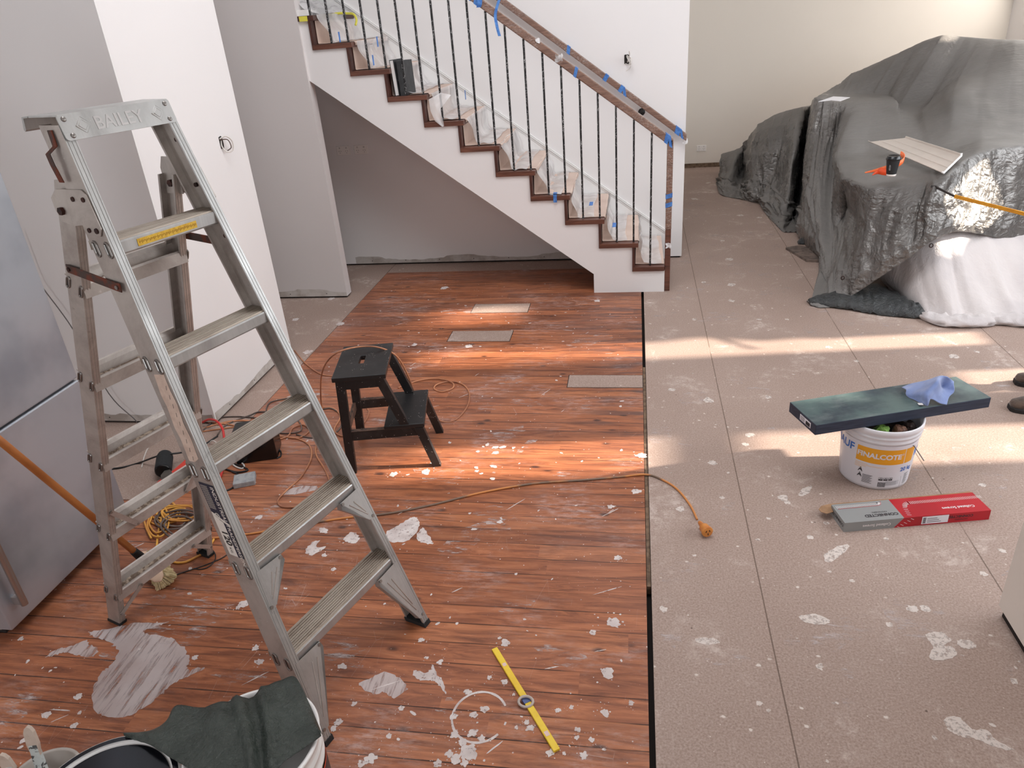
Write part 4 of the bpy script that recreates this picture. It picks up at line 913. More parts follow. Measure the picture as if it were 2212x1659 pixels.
for yy in (.060, .086):
    mb.tube([g(-.088, yy-.008), g(-.080, yy+.012), g(-.072, yy-.008)], .0016, 4, 4); mb.tube([g(-.084, yy-.003), g(-.080, yy+.004), g(-.076, yy-.004)], .0018, 4, 4)
mb.obj('label', [M_lab, M_oband, M_blue, M_grey, M_txt, M_ol], bk)
ah = AZ+.80
hh1 = Vector((br_(.2)*math.cos(ah), br_(.2)*math.sin(ah), .205)); hh2 = hh1+Vector((.040, -.03, -.052))
MB().tube([hh1+Vector((math.cos(ah), math.sin(ah), 0))*-.004, hh1+Vector((math.cos(ah), math.sin(ah), 0))*.006, hh2], .0022, 8).obj('wire_handle', mat('steel wire', (120, 116, 116), .4, .8), bk)
def lump(c, r, seed, n=10, sq=(1, 1, 1)):
    rnd = random.Random(seed); rings = []
    for i in range(1, n):
        th = math.pi*i/n; rings.append([Vector(c)+Vector((sq[0]*math.sin(th)*math.cos(a), sq[1]*math.sin(th)*math.sin(a), sq[2]*math.cos(th)))*r*(1+.35*mn.noise(Vector((math.sin(th)*math.cos(a), math.sin(th)*math.sin(a), math.cos(th)))*1.7+Vector((seed*3.1, 0, 0)))) for a in [k*2*math.pi/14 for k in range(14)]])
    return MB().loft(rings)
for i, (x, y, r, c, nm, lb_, ct) in enumerate(((-.02, -.075, .034, (126, 168, 74), 'crumpled_packet', 'crumpled green packet on top of the rubbish in the bucket', 'packet'), (.055, -.06, .030, (120, 84, 66), 'crumpled_paper', 'crumpled brown paper in the rubbish bucket', 'paper'), (.10, -.03, .028, (60, 46, 42), 'rag', 'dark brown rag at the right of the rubbish bucket', 'rag'), (-.09, -.05, .03, (34, 32, 34), 'plastic_bag', 'black plastic bag at the left of the rubbish bucket', 'bag'))):
    o = lump((0, 0, 0), r, i+2).obj(nm, mat(nm, c, .6, col2=tuple(int(k*.7) for k in c), vs=30), None, smooth=False); o.location = (1.004+x, 2.816+y, .238); tag(o, lb_, ct)
o = MB().lathe([(.0, .21), (.1, .214), (.138, .208), (.0, .19)], 24).obj('rubbish', mat('dark mixed rubbish', (52, 44, 40), .8, col2=(96, 78, 66), vs=40, bump=1, bs=60), None); o.location = (1.004, 2.816, 0); tag(o, 'dark mixed rubbish filling the white bucket', 'rubbish', kind='stuff')
# dark carton
ZB0, ZB1 = HB+.002, HB+.048
q = [at(*c, 2, ZB1) for c in ((1706.5, 867), (1763, 918.7), (2141.8, 858.5), (2067, 813.6))]
ex = (q[2]-q[1]); Lb = ex.length; exn = ex.normalized(); eyn = Vector((-exn.y, exn.x, 0)); Wb = ((q[0]-q[1]).length+(q[3]-q[2]).length)/2
t = NT('dark blue carton with painted sheen'); v = t.co()
c = t.mix(t.step(t.noise(v, 4, 5, .6), .35, .65), srgb((44, 58, 68)), srgb((84, 104, 102))); c = t.mix(t.math('MULTIPLY', t.step(t.noise(t.co((1, 3, 1)), 7, 6, .7), .48, .72), .45), c, srgb((128, 138, 136)))  # lighter smudges paint a sky reflection into the top's colour
t.set(col=c, rough=t.math('ADD', .24, t.math('MULTIPLY', t.noise(v, 6, 4), .3)), spec=.5); t.bump(t.noise(v, 5, 3), .3, .01); M_cart = t.m
M_cedge = mat('dark blue carton edge', (34, 42, 60), .6, col2=(52, 60, 78), vs=9, stretch=(1, 4, 30))
ct_ = thing('carton', 'long flat dark blue carton balanced on the white bucket', 'carton', (q[1].x, q[1].y, ZB0), math.atan2(exn.y, exn.x))
mb = MB().box((0, 0, 0), (Lb, Wb, ZB1-ZB0)); mb.mi = [1, 0, 1, 1, 1, 1]; mb.obj('box', [M_cart, M_cedge], ct_, bevel=.0025)
mb = MB(); mb.box((-.0012, .035, .012), (-.0004, .115, .036), 0)
for i in range(14): mb.box((-.0018, .04+.0022*i, .014), (-.0011, .0412+.0022*i, .030), 1)
for i in range(4): mb.box((-.0018, .08, .016+.005*i), (-.0011, .11, .018+.005*i), 2)
mb.obj('shipping_label', [M_lab, M_txt, M_grey], ct_)
# blue cloth
M_cloth = mat('blue microfibre cloth', (134, 152, 200), .95, col2=(112, 130, 178), vs=14, bump=.6, bs=420, bd=.002, sheen=.6)
CR = [[(1948,838,.004),(1966,829,.026),(1990,824,.046),(2010,819,.062),(2030,813,.080),(2046,814,.080),(2060,824,.056)],
 [(1957,842,.020),(1974,840,.028),(1992,838,.044),(2008,832,.066),(2027,822,.086),(2034,834,.036),(2061,834,.050)],
 [(1957,850,.010),(1972,852,.018),(1986,850,.036),(2003,843,.060),(2026,833,.072),(2036,843,.036),(2061,846,.034)],
 [(1960,855,.004),(1976,861,.008),(1988,860,.022),(2002,856,.044),(2018,848,.050),(2034,856,.026),(2050,857,.020)],
 [(1966,860,.001),(1980,867,.002),(1994,872,.004),(2004,876,.006),(2010,862,.030),(2030,871,.008),(2045,874,.002)]]
def dns(P, k, tn=.5):
    out = []; n = len(P)
    for i in range(n-1):
        a, b, c, d = P[max(i-1, 0)], P[i], P[i+1], P[min(i+2, n-1)]; m0 = (c-a)*tn; m1 = (d-b)*tn
        for j in range(k):
            t_ = j/k; out.append(b*(2*t_**3-3*t_**2+1)+m0*(t_**3-2*t_**2+t_)+c*(3*t_**2-2*t_**3)+m1*(t_**3-t_**2))
    out.append(P[-1]); return out
g0_ = [dns([at(x, y, 2, ZB1+.001+h) for x, y, h in r], 7) for r in CR]
g1_ = [dns([r[i] for r in g0_], 7) for i in range(len(g0_[0]))]
g1_ = [[p_+Vector((0, 0, .004*mn.noise(p_*22))) for p_ in r] for r in g1_]
o = MB().sheet(g1_).obj('microfibre_cloth', M_cloth, None, smooth=True, solid=.004); tag(o, 'crumpled light blue cloth with a white tag on the dark carton', 'cloth')
c1 = at(1987, 872, 2, ZB1+.006); MB().box((-.008, -.012, 0), (.010, .004, .0015)).obj('care_tag', mat('white tag', (236, 232, 228), .7), o, bevel=.0005).location = c1
# ---------------------------------------------------------------- carton of collated screws
a0 = at(1822, 1149.6); b0 = at(2135.8, 1121.9); e = b0-a0; LS = e.length; HS = .043; WS = .118
sb = thing('screw_box', 'long grey and red printed screw carton lying open on the particleboard', 'carton', (a0.x, a0.y, 0), math.atan2(e.y, e.x))
M_sg = mat('grey printed card', (142, 143, 142), .45); M_sr = mat('red printed card', (182, 24, 38), .4, col2=(166, 20, 34), vs=5); M_kr = mat('brown cardboard', (164, 128, 96), .8, col2=(146, 112, 82), vs=20); M_rp2 = mat('red print line', (190, 40, 50), .5)
sx0 = LS*.345; sx1 = LS*.405
mb = MB(); Z = HS
mb.add([(0, 0, Z), (sx1, 0, Z), (sx1, WS, Z), (0, WS, Z)], [(0, 1, 2, 3)], 0); mb.add([(sx1, 0, Z), (LS, 0, Z), (LS, WS, Z), (sx1, WS, Z)], [(0, 1, 2, 3)], 1)
mb.add([(0, 0, 0), (sx0, 0, 0), (sx1, 0, Z), (0, 0, Z)], [(0, 1, 2, 3)], 0); mb.add([(sx0, 0, 0), (LS, 0, 0), (LS, 0, Z), (sx1, 0, Z)], [(0, 1, 2, 3)], 1)
mb.add([(0, 0, 0), (0, 0, Z), (0, WS, Z), (0, WS, 0)], [(0, 1, 2, 3)], 0); mb.add([(LS, 0, 0), (LS, WS, 0), (LS, WS, Z), (LS, 0, Z)], [(0, 1, 2, 3)], 1)
mb.add([(0, WS, 0), (0, WS, Z), (LS, WS, Z), (LS, WS, 0)], [(0, 1, 2, 3)], 2); mb.add([(0, 0, 0), (0, WS, 0), (LS, WS, 0), (LS, 0, 0)], [(0, 1, 2, 3)], 2)
box_ = mb.obj('sleeve', [M_sg, M_sr, M_kr], sb)
mb = MB(); top = lambda x0, y0: (lambda x, y: Vector((x0-x, y0-y, Z+.0006)))
fr_ = lambda x0, z0: (lambda x, y: Vector((x0-x, -.0006, z0-y)))
mb.text('CONNECTED', .021, top(.155, .030), 2, bold=.0007); mb.text('FASTENERS', .0115, top(.155, .048), 2, bold=0)
mb.text('Collated Screws', .019, top(LS-.105, .036), 1, bold=.0004); mb.text('Collated Screws', .0165, fr_(.125, .021), 1, bold=.0003)
mb.text('CONNECTED', .016, fr_(LS-.115, .028), 2, bold=.0004); mb.text('FASTENERS', .010, fr_(LS-.11, .014), 2)
mb.text('CONNECTED', .017, lambda x, y: Vector((-.0006, .06-x*-1, .024-y)), 2, bold=.0004)
def scr(x, y, a, l=.017, w=.0018):
    d = Vector((math.cos(a), math.sin(a), 0))*l; s2 = Vector((-math.sin(a), math.cos(a), 0))*w/2; p_ = Vector((x, y, Z+.0007))
    mb.add([p_-s2, p_+d-s2, p_+d+s2, p_+s2], [(0, 1, 2, 3)], 1)
for i in range(26): scr(.012+.0062*i, .088, 1.65)
for i in range(9): scr(.172+.018*math.sin(i*.17), .089+.018*(1-math.cos(i*.17)), 1.65+.17*i)
for i in range(44): scr(sx1+.062+.0066*i, .078, 1.60)
for i in range(8): scr(sx1+.062-.016*math.sin(i*.2), .078-.016*(1-math.cos(i*.2)), 1.6+.2*i)
for i in range(5): scr(sx1+.042-.002*i, .060-.012*i, 3.1-.05*i, .016)
for i in range(5):
    x = sx1+.026-.012*i; z = .037-.008*i; mb.add([Vector((x, -.0007, z)), Vector((x+.013, -.0007, z-.007)), Vector((x+.013, -.0007, z-.0052)), Vector((x, -.0007, z+.0018))], [(0, 1, 2, 3)], 1)
mb.tube([(.012, .086, Z+.0008), (.172, .087, Z+.0008), (.185, .094, Z+.0008), (.190, .11, Z+.0008)], .0008, 4, 4)
mb.box((.298, -.0012, .006), (.400, -.0006, .040), 3)
for i in range(9): mb.box((.302, -.0018, .010+.003*i), (.313, -.0012, .0115+.003*i), 2)
for i in range(3): mb.box((.318, -.0018, .013+.008*i), (.372-.008*i, -.0012, .0155+.008*i), 5)
mb.obj('print', [M_sg, mat('white print', (226, 220, 220), .5), M_txt, M_lab, M_rp2, M_grey], box_)
# open back flap with rounded ends
mb = MB(); zf = .030
pl = [(.0, WS), (LS-.0, WS), (LS+.012, WS+.010), (LS+.004, WS+.024), (LS-.03, WS+.020), (.0, WS+.020), (-.034, WS+.012), (-.052, WS-.006), (-.050, WS-.024), (-.034, WS-.038), (-.004, WS-.03)]
mb.prism([(x, y, zf) for x, y in pl], (0, 0, .002)); mb.obj('flap', M_kr, sb)
# ---------------------------------------------------------------- buckets and dark sheet, bottom left
def pail(name, label, c, r, h, mats, lid=False, tilt=None, rb_=.88):
    b = thing(name, label, 'bucket', c)
    MB().lathe([(r*rb_, 0), (r*.97, h*.72), (r*.975, h*.73), (r*1.02, h*.74), (r*1.02, h*.76), (r*.985, h*.77), (r*.99, h*.85), (r*1.03, h*.86), (r*1.03, h*.88), (r, h*.89), (r*1.015, h*.97), (r*1.04, h*.975), (r*1.045, h*.995), (r*1.02, h), (r*.985, h), (r*.965, h*.96), (r*.93, h*.6), (0, h*.58)], 72).obj('pail', mats, b, smooth=True)
    return b
big = pail('bucket', 'large white lidless bucket under the dark green sheet at the bottom left', (-.897, 1.060, 0), .152, .35, mat('white drum plastic', (232, 230, 228), .35))
mb = MB()
for i in range(60):
    a = -1.2+i*.045; r = .1545
    for j, (z0, z1, m) in enumerate(((.05, .24, 0), (.24, .246, 1))):
        mb.add([Vector((r*math.cos(aa), r*math.sin(aa), z_)) for aa, z_ in ((a, z0), (a+.045, z0), (a+.045, z1), (a, z1))], [(0, 1, 2, 3)], m)
mb.obj('label_wrap', [mat('black drum label', (36, 26, 34), .4), mat('orange red stripe', (232, 78, 40), .5)], big)
M_lid = mat('glossy black lid print', (18, 19, 24), .18, col2=(30, 32, 40), vs=8)
lx, ly = -1.184, .89
lid = thing('bucket', 'white drum with black printed lid and green logo disc at the bottom edge', 'bucket', (lx, ly, 0))
MB().lathe([(.14, 0), (.158, .26), (.166, .265), (.166, .285), (.16, .29), (.163, .322), (.170, .324), (.172, .334), (.168, .340), (.158, .340), (.152, .334), (.150, .330), (0, .330)], 80).obj('drum', mat('white drum plastic', (232, 230, 228), .35), lid, smooth=False)
mb = MB().lathe([(.148, .3312), (.147, .3325), (0, .3325)], 80, caps=False)
for k in range(20):
    a0 = k*math.pi/10
    if k in (4, 9, 15): continue
    q8 = [(r*math.cos(a_), r*math.sin(a_)) for r in (.154, .166) for a_ in [a0+j*math.pi/50 for j in range(6)]]
    mb.add([(x, y, .3412) for x, y in q8], [(j, j+1, 6+j+1, 6+j) for j in range(5)])
mb.obj('lid_print', M_lid, lid)
MB().tube([(.058*math.cos(a), .058*math.sin(a)-.02, .3335) for a in [k*math.pi/24 for k in range(48)]], .0035, 6, 0, closed=True, flat=.4).obj('logo_ring', mat('pale ring print', (226, 230, 226), .4), lid)
MB().lathe([(.052, .3330), (.0, .3334)], 40, c=(0, -.02, 0)).obj('logo_disc', mat('deep green print', (28, 82, 74), .35), lid)
tbp = at(105, 1655, 2, .19)
tub = thing('tub', 'small grey plastic mixing tub at the bottom left corner', 'tub', (tbp.x, tbp.y-.03, 0))
MB().lathe([(.072, 0), (.088, .17), (.093, .172), (.094, .178), (.089, .180), (.085, .176), (.072, .02), (0, .018)], 48).obj('pot', mat('grey tub plastic', (188, 180, 172), .5, col2=(170, 160, 150), vs=8), tub, smooth=True)
def scraper(label, px0, px1, z0, z1, w=.026):
    A = at(*px0, 2, z0); B = at(*px1, 2, z1); d = (B-A).normalized(); sd = d.cross(FW).normalized(); nn = sd.cross(d).normalized()
    s_ = thing('paint_scraper', label, 'scraper', B); L = (A-B).length; w2 = w/2
    def S(x, y, h): return -d*x+sd*y+nn*h
    ol2 = [(L, -w2*.5), (L+.006, 0), (L, w2*.5), (L-.012, w2*.85), (L-.05, w2), (L*.45, w2*.75), (0, w2*.8), (0, -w2*.8), (L*.45, -w2*.75), (L-.05, -w2), (L-.012, -w2*.85)]
    MB().prism([S(x, y, -.005) for x, y in ol2], nn*.010).obj('handle', [mat('cream plastic handle', (206, 190, 176), .45, col2=(186, 168, 152), vs=20)], s_, bevel=.003)
    MB().tube([S(L-.03+.007*math.cos(a), .007*math.sin(a), .0056) for a in [k*.52 for k in range(12)]], .0016, 6, closed=True).obj('hanging_hole', M_bolt, s_)
    MB().prism([S(x, y, -.0058) for x, y in ((L*.62, -w2*.7), (L*.62, w2*.7), (0, w2*.85), (0, -w2*.85))], nn*.0118).obj('paint_crust', mat('dried filler', (206, 214, 212), .8, col2=(90, 92, 92), vs=45, lo=.5, hi=.56, bump=.6), s_)
    MB().prism([S(x, y, -.001) for x, y in ((0, -w2), (0, w2), (-.07, w2*1.8), (-.07, -w2*1.8))], nn*.0015).obj('blade', mat('steel blade', (140, 140, 140), .35, .8), s_)
scraper('cream handled scraper standing in the grey tub', (60, 1572), (92, 1665), .30, .17, .030)
scraper('second cream handled scraper, cut off by the bottom left corner', (4, 1632), (40, 1690), .26, .16, .032)
# dark green sheet over the buckets
def tarpmat(name, c1, c2, c3, rough=.32, sc=1.0, met=0.0, spec=.6):
    t = NT(name); v = t.co()
    fold = t.noise(t.co((1, 1, .6)), 5*sc, 6, .62, 1.6)
    cr = t.vor(v, 9*sc, feat='DISTANCE_TO_EDGE'); cr2 = t.vor(t.co((1, 1, .7), (3, 1, 2)), 26*sc, feat='DISTANCE_TO_EDGE')
    c = t.mix(t.step(t.noise(v, 3*sc, 4, .6), .35, .68), srgb(c1), srgb(c2)); c = t.mix(t.math('MULTIPLY', t.step(t.noise(v, 40*sc, 4, .7), .62, .8), .35), c, srgb(c3))
    t.set(col=c, rough=t.math('ADD', rough-.1, t.math('MULTIPLY', t.noise(v, 12*sc, 4), .25)), metal=met, spec=spec)
    n1 = t.bump(t.math('ADD', fold, t.math('ADD', t.math('MULTIPLY', cr, .35), t.math('MULTIPLY', t.noise(v, 26*sc, 4, .7, 1.0), .35))), .75, .055/sc)
    t.bump(t.math('ADD', cr2, t.noise(v, 70*sc, 4, .7)), .35, .010/sc, n1)
    return t.m
M_gt = tarpmat('dark green sheet', (44, 52, 46), (58, 66, 60), (104, 108, 104), .36, 3.2)
up = spline([at(x, y, 2, z) for x, y, z in ((268, 1589, .345), (300, 1580, .35), (333, 1574, .352), (361, 1556, .352), (383, 1524, .355), (435, 1529, .358), (474, 1520, .372), (507, 1517, .366), (565, 1488, .375), (605, 1468, .378), (637, 1461, .378), (665, 1513, .372), (696, 1587, .362))], 6)
dn = spline([at(x, y, 2, z) for x, y, z in ((272, 1592, .343), (300, 1600, .347), (330, 1615, .352), (360, 1632, .356), (400, 1655, .358), (440, 1680, .36), (480, 1700, .362), (520, 1705, .372), (555, 1690, .368), (590, 1672, .362), (620, 1645, .362), (655, 1618, .362), (694, 1590, .362))], 6)
rows = []
for j in range(26):
    f_ = j/25; r = []
    for i, (a_, b_) in enumerate(zip(up, dn)):
        p_ = a_.lerp(b_, f_); u_ = i/len(up)
        w = .010*mn.noise(Vector((p_.x*11+p_.y*5, p_.y*9, 0)))+.006*abs(mn.noise(Vector((p_.x*26, p_.y*18, 4))))
        w += .020*math.exp(-((u_-.585-.06*f_)/.018)**2)-.012*math.exp(-((u_-.625-.06*f_)/.018)**2)+.010*math.exp(-((u_-.66-.08*f_)/.012)**2)
        r.append(p_+Vector((0, 0, w+.012*math.sin(math.pi*f_))))
    rows.append(r)
o = MB().sheet(rows).obj('plastic_sheet', M_gt, smooth=True, solid=.0012); tag(o, 'dark green plastic sheet folded over the tops of two buckets', 'plastic sheet')
# ---------------------------------------------------------------- yellow straight edge with blue tape and grey ring
y0 = at(1068, 1402, 2, .004); y1 = at(1203, 1622, 2, .004); d = y1-y0
ys = thing('straight_edge', 'thin yellow straight edge lying on the boards with blue tape at its middle', 'straight edge', (y0.x, y0.y, 0), math.atan2(d.y, d.x))
Ly = d.length
MB().box((0, -.010, .0005), (Ly, .010, .009)).obj('bar', mat('yellow painted bar', (242, 208, 60), .45, col2=(232, 192, 50), vs=10), ys, bevel=.0015)
MB().box((Ly*.525, -.0112, .0), (Ly*.575, .0112, .0102)).obj('tape_wrap', mat('blue grey tape', (92, 106, 152), .6), ys)
for a, b in ((.17, .2), (.84, .88)): MB().box((Ly*a, -.006, .009), (Ly*b, .006, .0094)).obj('paint_fleck', mat('pinkish paint', (226, 196, 190), .7), ys)
rp = at(1136, 1518, 2, .008); mb = MB().tube([rp+Vector((.022*math.cos(a), .016*math.sin(a), .005+.004*math.sin(a))) for a in [k*.42 for k in range(15)]], .0042, 8, closed=True)
tag(mb.obj('cord_ring', mat('grey cord', (190, 178, 170), .7), smooth=True), 'small grey cord ring round the middle of the yellow straight edge', 'ring')
# ---------------------------------------------------------------- person standing just past the right edge
def skin(name, joints, edges, m, par, sub=2):
    me = bpy.data.meshes.new(name); me.from_pydata([j[:3] for j in joints], edges, []); me.materials.append(m)
    o = bpy.data.objects.new(name, me); COL.objects.link(o)
    if par: o.parent = par
    md = o.modifiers.new('skin', 'SKIN')
    for v_, j in zip(me.skin_vertices[0].data, joints): v_.radius = (j[3], j[4] if len(j) > 4 else j[3])
    me.skin_vertices[0].data[0].use_root = True
    md.use_smooth_shade = True; s_ = o.modifiers.new('sub', 'SUBSURF'); s_.levels = sub; s_.render_levels = sub
    return o
pe = thing('person', 'person in brown suede shoes, only the toes in view at the right edge', 'person', (2.08, 3.5, 0))
J = [(0, 0, .98, .14, .11), (-.01, .07, .90, .085), (.02, .13, .50, .058), (.03, .15, .10, .042), (-.01, -.07, .90, .085), (-.06, -.12, .50, .058), (-.10, -.13, .10, .042),
 (0, 0, 1.2, .13, .10), (-.01, 0, 1.40, .14, .09), (-.02, 0, 1.50, .055), (-.03, 0, 1.58, .07), (-.04, 0, 1.68, .09), (0, .17, 1.42, .055), (.03, .22, 1.16, .042), (-.06, .22, .94, .03), (0, -.17, 1.42, .055), (.03, -.22, 1.16, .042), (-.06, -.22, .94, .03)]
for s_ in (1, -1):
    for k, (dx, dy, l) in enumerate(((-.03, .012, .07), (-.015, .02, .085), (0, .02, .09), (.015, .018, .08))): J.append((-.075+dx*.4, s_*.22+dy*0, .86-l*.3, .009)); J.append((-.09+dx, s_*.22+dy*.3, .86-l, .008))
    J.append((-.10, s_*.20, .86, .010))
E_ = [(0, 1), (1, 2), (2, 3), (0, 4), (4, 5), (5, 6), (0, 7), (7, 8), (8, 9), (9, 10), (10, 11), (8, 12), (12, 13), (13, 14), (8, 15), (15, 16), (16, 17)]
for h_, b_ in ((14, 18), (17, 27)):
    for k in range(4): E_ += [(h_, b_+2*k), (b_+2*k, b_+2*k+1)]
    E_.append((h_, b_+8))
skin('body', J, E_, mat('skin', (206, 162, 138), .6), pe)
skin('trousers', [(0, 0, .98, .155, .125), (-.01, .075, .88, .10), (.02, .13, .50, .075), (.03, .15, .13, .065), (-.01, -.075, .88, .10), (-.06, -.12, .50, .075), (-.10, -.13, .13, .065)], [(0, 1), (1, 2), (2, 3), (0, 4), (4, 5), (5, 6)], mat('dark work trousers', (56, 58, 66), .9), pe)
skin('shirt', [(-.01, 0, 1.38, .165, .115), (0, 0, 1.0, .15, .12), (0, .18, 1.42, .07), (.03, .225, 1.18, .058), (0, -.18, 1.42, .07), (.03, -.225, 1.18, .058)], [(0, 1), (0, 2), (2, 3), (0, 4), (4, 5)], mat('grey work shirt', (120, 122, 124), .9), pe)
skin('hair', [(-.02, 0, 1.76, .075), (.02, 0, 1.72, .08), (.04, 0, 1.64, .06)], [(0, 1), (1, 2)], mat('brown hair', (70, 50, 40), .8), pe)
M_su = mat('brown suede', (94, 78, 68), .9, col2=(76, 62, 54), vs=40, bump=.3, bs=200, sheen=.3); M_sole = mat('black crepe sole', (34, 30, 30), .8)
for (tx, ty), yw in ((tuple(at(2177, 884)[:2]), -.10), (tuple(at(2189, 828)[:2]), -.16)):
    R4 = Matrix.Translation((tx-2.08, ty-3.5, 0)) @ Matrix.Rotation(yw, 4, 'Z')
    def sec(x, w, zb, zt_, n=16, off=0): return [Vector((x, off+w*math.cos(a)*(1 if math.sin(a) > 0 else .98), zb+(zt_-zb)*(.5+.5*math.sin(a)) if math.sin(a) > -.2 else zb)) for a in [k*2*math.pi/n for k in range(n)]]
    so1 = [(.0, .018), (.012, .034), (.04, .045), (.09, .050), (.15, .042), (.20, .036), (.25, .036), (.28, .030), (.292, .014)]
    mb = MB(); mb.T = R4; mb.loft([[Vector((x, w*sy_2, z)) for sy_2, z in ((-1, .0), (1, .0), (1.02, .022), (-1.02, .022))] for x, w in so1]); mb.obj('shoe_sole', M_sole, pe, bevel=.004)
    mb = MB(); mb.T = R4; mb.loft([sec(x, w, .020, z) for x, w, z in ((.004, .014, .040), (.016, .031, .052), (.05, .042, .062), (.10, .046, .078), (.15, .040, .10), (.20, .037, .118), (.25, .036, .12), (.285, .026, .11))]); mb.obj('shoe', M_su, pe, smooth=True)
# ---------------------------------------------------------------- grey tarpaulin over the furniture
G_ = """1546,396,0 1550,392,8.75 1553,385,8.8 1556,372,8.85 1557,360,8.9 1557,350,8.95 1558,342,9 1559,334,9.1 1562,335,9.2 1565,340,9.25 1568,350,9.3
1558,422,0 1562,408,8.2 1570,392,8.35 1578,376,8.5 1583,360,8.6 1588,345,8.7 1592,334,8.8 1596,322,8.9 1599,324,9 1603,332,9.1 1606,345,9.2
1598,431,0 1600,418,8 1603,402,8.35 1605,388,8.55 1606,368,8.7 1606,350,8.8 1607,335,8.9 1608,314,8.95 1611,318,9 1614,330,9.1 1616,345,9.2
1620,435,0 1622,415,7.75 1625,390,7.85 1628,360,7.95 1630,335,8.05 1632,310,8.2 1634,290,8.35 1637,272,8.6 1640,274,8.8 1643,290,9 1646,310,9.1
1642,438,0 1646,425,7.6 1652,400,7.75 1656,365,7.8 1660,330,7.85 1664,300,7.95 1668,275,8.1 1678,247,8.4 1682,249,8.6 1686,268,8.9 1690,290,9
1653,458,0 1662,440,7.3 1672,410,7.55 1680,375,7.7 1688,335,7.75 1694,300,7.85 1700,270,7.95 1706,238,8.3 1710,240,8.5 1714,258,8.8 1718,285,9
1690,501,0 1694,475,6.9 1700,440,7.05 1706,400,7.2 1712,350,7.35 1718,305,7.5 1724,265,7.75 1730,233,8.2 1734,232,8.5 1738,248,8.8 1742,275,9
1722,503,0 1718,478,7.35 1718,445,7.9 1724,400,8.1 1732,345,8.2 1740,300,8.25 1748,260,8.3 1756,229,8.4 1759,227,8.6 1762,240,8.8 1765,270,8.9
1734,521,0 1738,490,6.25 1739,455,6.45 1741,415,6.6 1743,380,6.72 1748,330,6.85 1755,275,6.98 1764,213,7.1 1780,203,7.5 1793,198,7.8 1800,230,8.8
1774,562,5.62 1772,540,5.7 1768,510,5.84 1762,470,6.05 1759,420,6.3 1762,360,6.55 1770,290,6.8 1780,217,7 1796,204,7.45 1815,182,7.8 1822,215,8.8
1752,655,0 1784,606,5.16 1783,570,5.36 1777,520,5.66 1775,460,6.02 1779,390,6.38 1786,305,6.7 1799,222,6.93 1816,205,7.4 1840,160,7.8 1846,200,8.8
1778,659,0 1797,612,5.02 1800,560,5.36 1800,505,5.72 1802,445,6.05 1804,388,6.36 1809,320,6.64 1818,223,6.92 1832,204,7.37 1862,151,7.75 1868,195,8.8
1800,662,0 1812,575,5.08 1828,505,5.5 1838,445,5.8 1826,389,5.5 1820,365,5.75 1813,338,6.05 1850,221,6.9 1854,204,7.33 1902,134,7.7 1908,180,8.8
1838,641,4.8 1842,600,4.85 1850,550,4.95 1862,490,5.06 1878,407,5.08 1876,370,5.5 1872,330,6.08 1890,220,6.87 1886,204,7.28 1945,115,7.62 1950,160,8.8
1900,600,4.75 1905,565,4.77 1912,520,4.82 1922,460,4.88 1950,401,4.98 1935,360,5.45 1912,318,6.1 1930,219,6.84 1920,205,7.2 1990,92,7.58 1995,140,8.8
1965,556,4.72 1968,530,4.74 1975,490,4.78 1985,440,4.83 2000,396,4.93 1985,355,5.4 1948,302,6.15 1941,246,6.62 1946,226,6.98 2037,77,7.5 2042,120,8.8
2011,521,4.72 2011,500,4.74 2012,465,4.77 2015,430,4.8 2030,389,4.87 2015,350,5.4 1995,300,6.05 1980,251,6.6 1998,226,6.92 2085,80,7.5 2090,130,8.8
2057,501,4.86 2058,485,4.88 2060,450,4.92 2064,405,4.98 2072,352,5.1 2070,320,5.6 2062,275,6.05 2058,212,6.45 2072,170,6.95 2125,83,7.45 2130,130,8.8
2100,503,5.02 2102,485,5.04 2106,440,5.1 2112,390,5.16 2118,329,5.26 2120,300,5.7 2118,262,6.1 2118,205,6.5 2130,150,6.95 2160,86,7.4 2165,130,8.8
2160,514,5.2 2162,490,5.22 2166,440,5.28 2172,380,5.34 2178,318,5.42 2178,292,5.8 2176,250,6.2 2178,185,6.6 2187,125,7.0 2198,88,7.35 2203,130,8.8
2225,510,5.35 2228,490,5.37 2232,435,5.42 2238,370,5.5 2244,312,5.55 2244,285,5.9 2240,240,6.25 2240,185,6.6 2243,130,6.95 2248,92,7.3 2253,130,8.8
2330,515,5.5 2333,493,5.52 2337,438,5.55 2342,373,5.6 2348,315,5.65 2348,290,5.95 2345,243,6.3 2345,188,6.6 2340,135,6.95 2330,98,7.3 2325,140,8.8"""
Gd = [[tuple(float(k) or None for k in q_.split(',')) for q_ in ln_.split()] for ln_ in G_.split('\n')]
GP = [[at(x, y) if d is None else at(x, y, 1, d) for x, y, d in c] for c in Gd]
def cr(a, b, c, d, t): return .5*((2*b)+(c-a)*t+(2*a-5*b+4*c-d)*t*t+(3*b-a-3*c+d)*t**3)
def dense(P, k, tn=.27): return dns(P, k, tn)
KU, KV = 12, 14
cols = [dense(c, KV, .17) for c in GP]
nv = len(cols[0]); rowsT = [dense([c[j] for c in cols], KU) for j in range(nv)]
nu = len(rowsT[0])
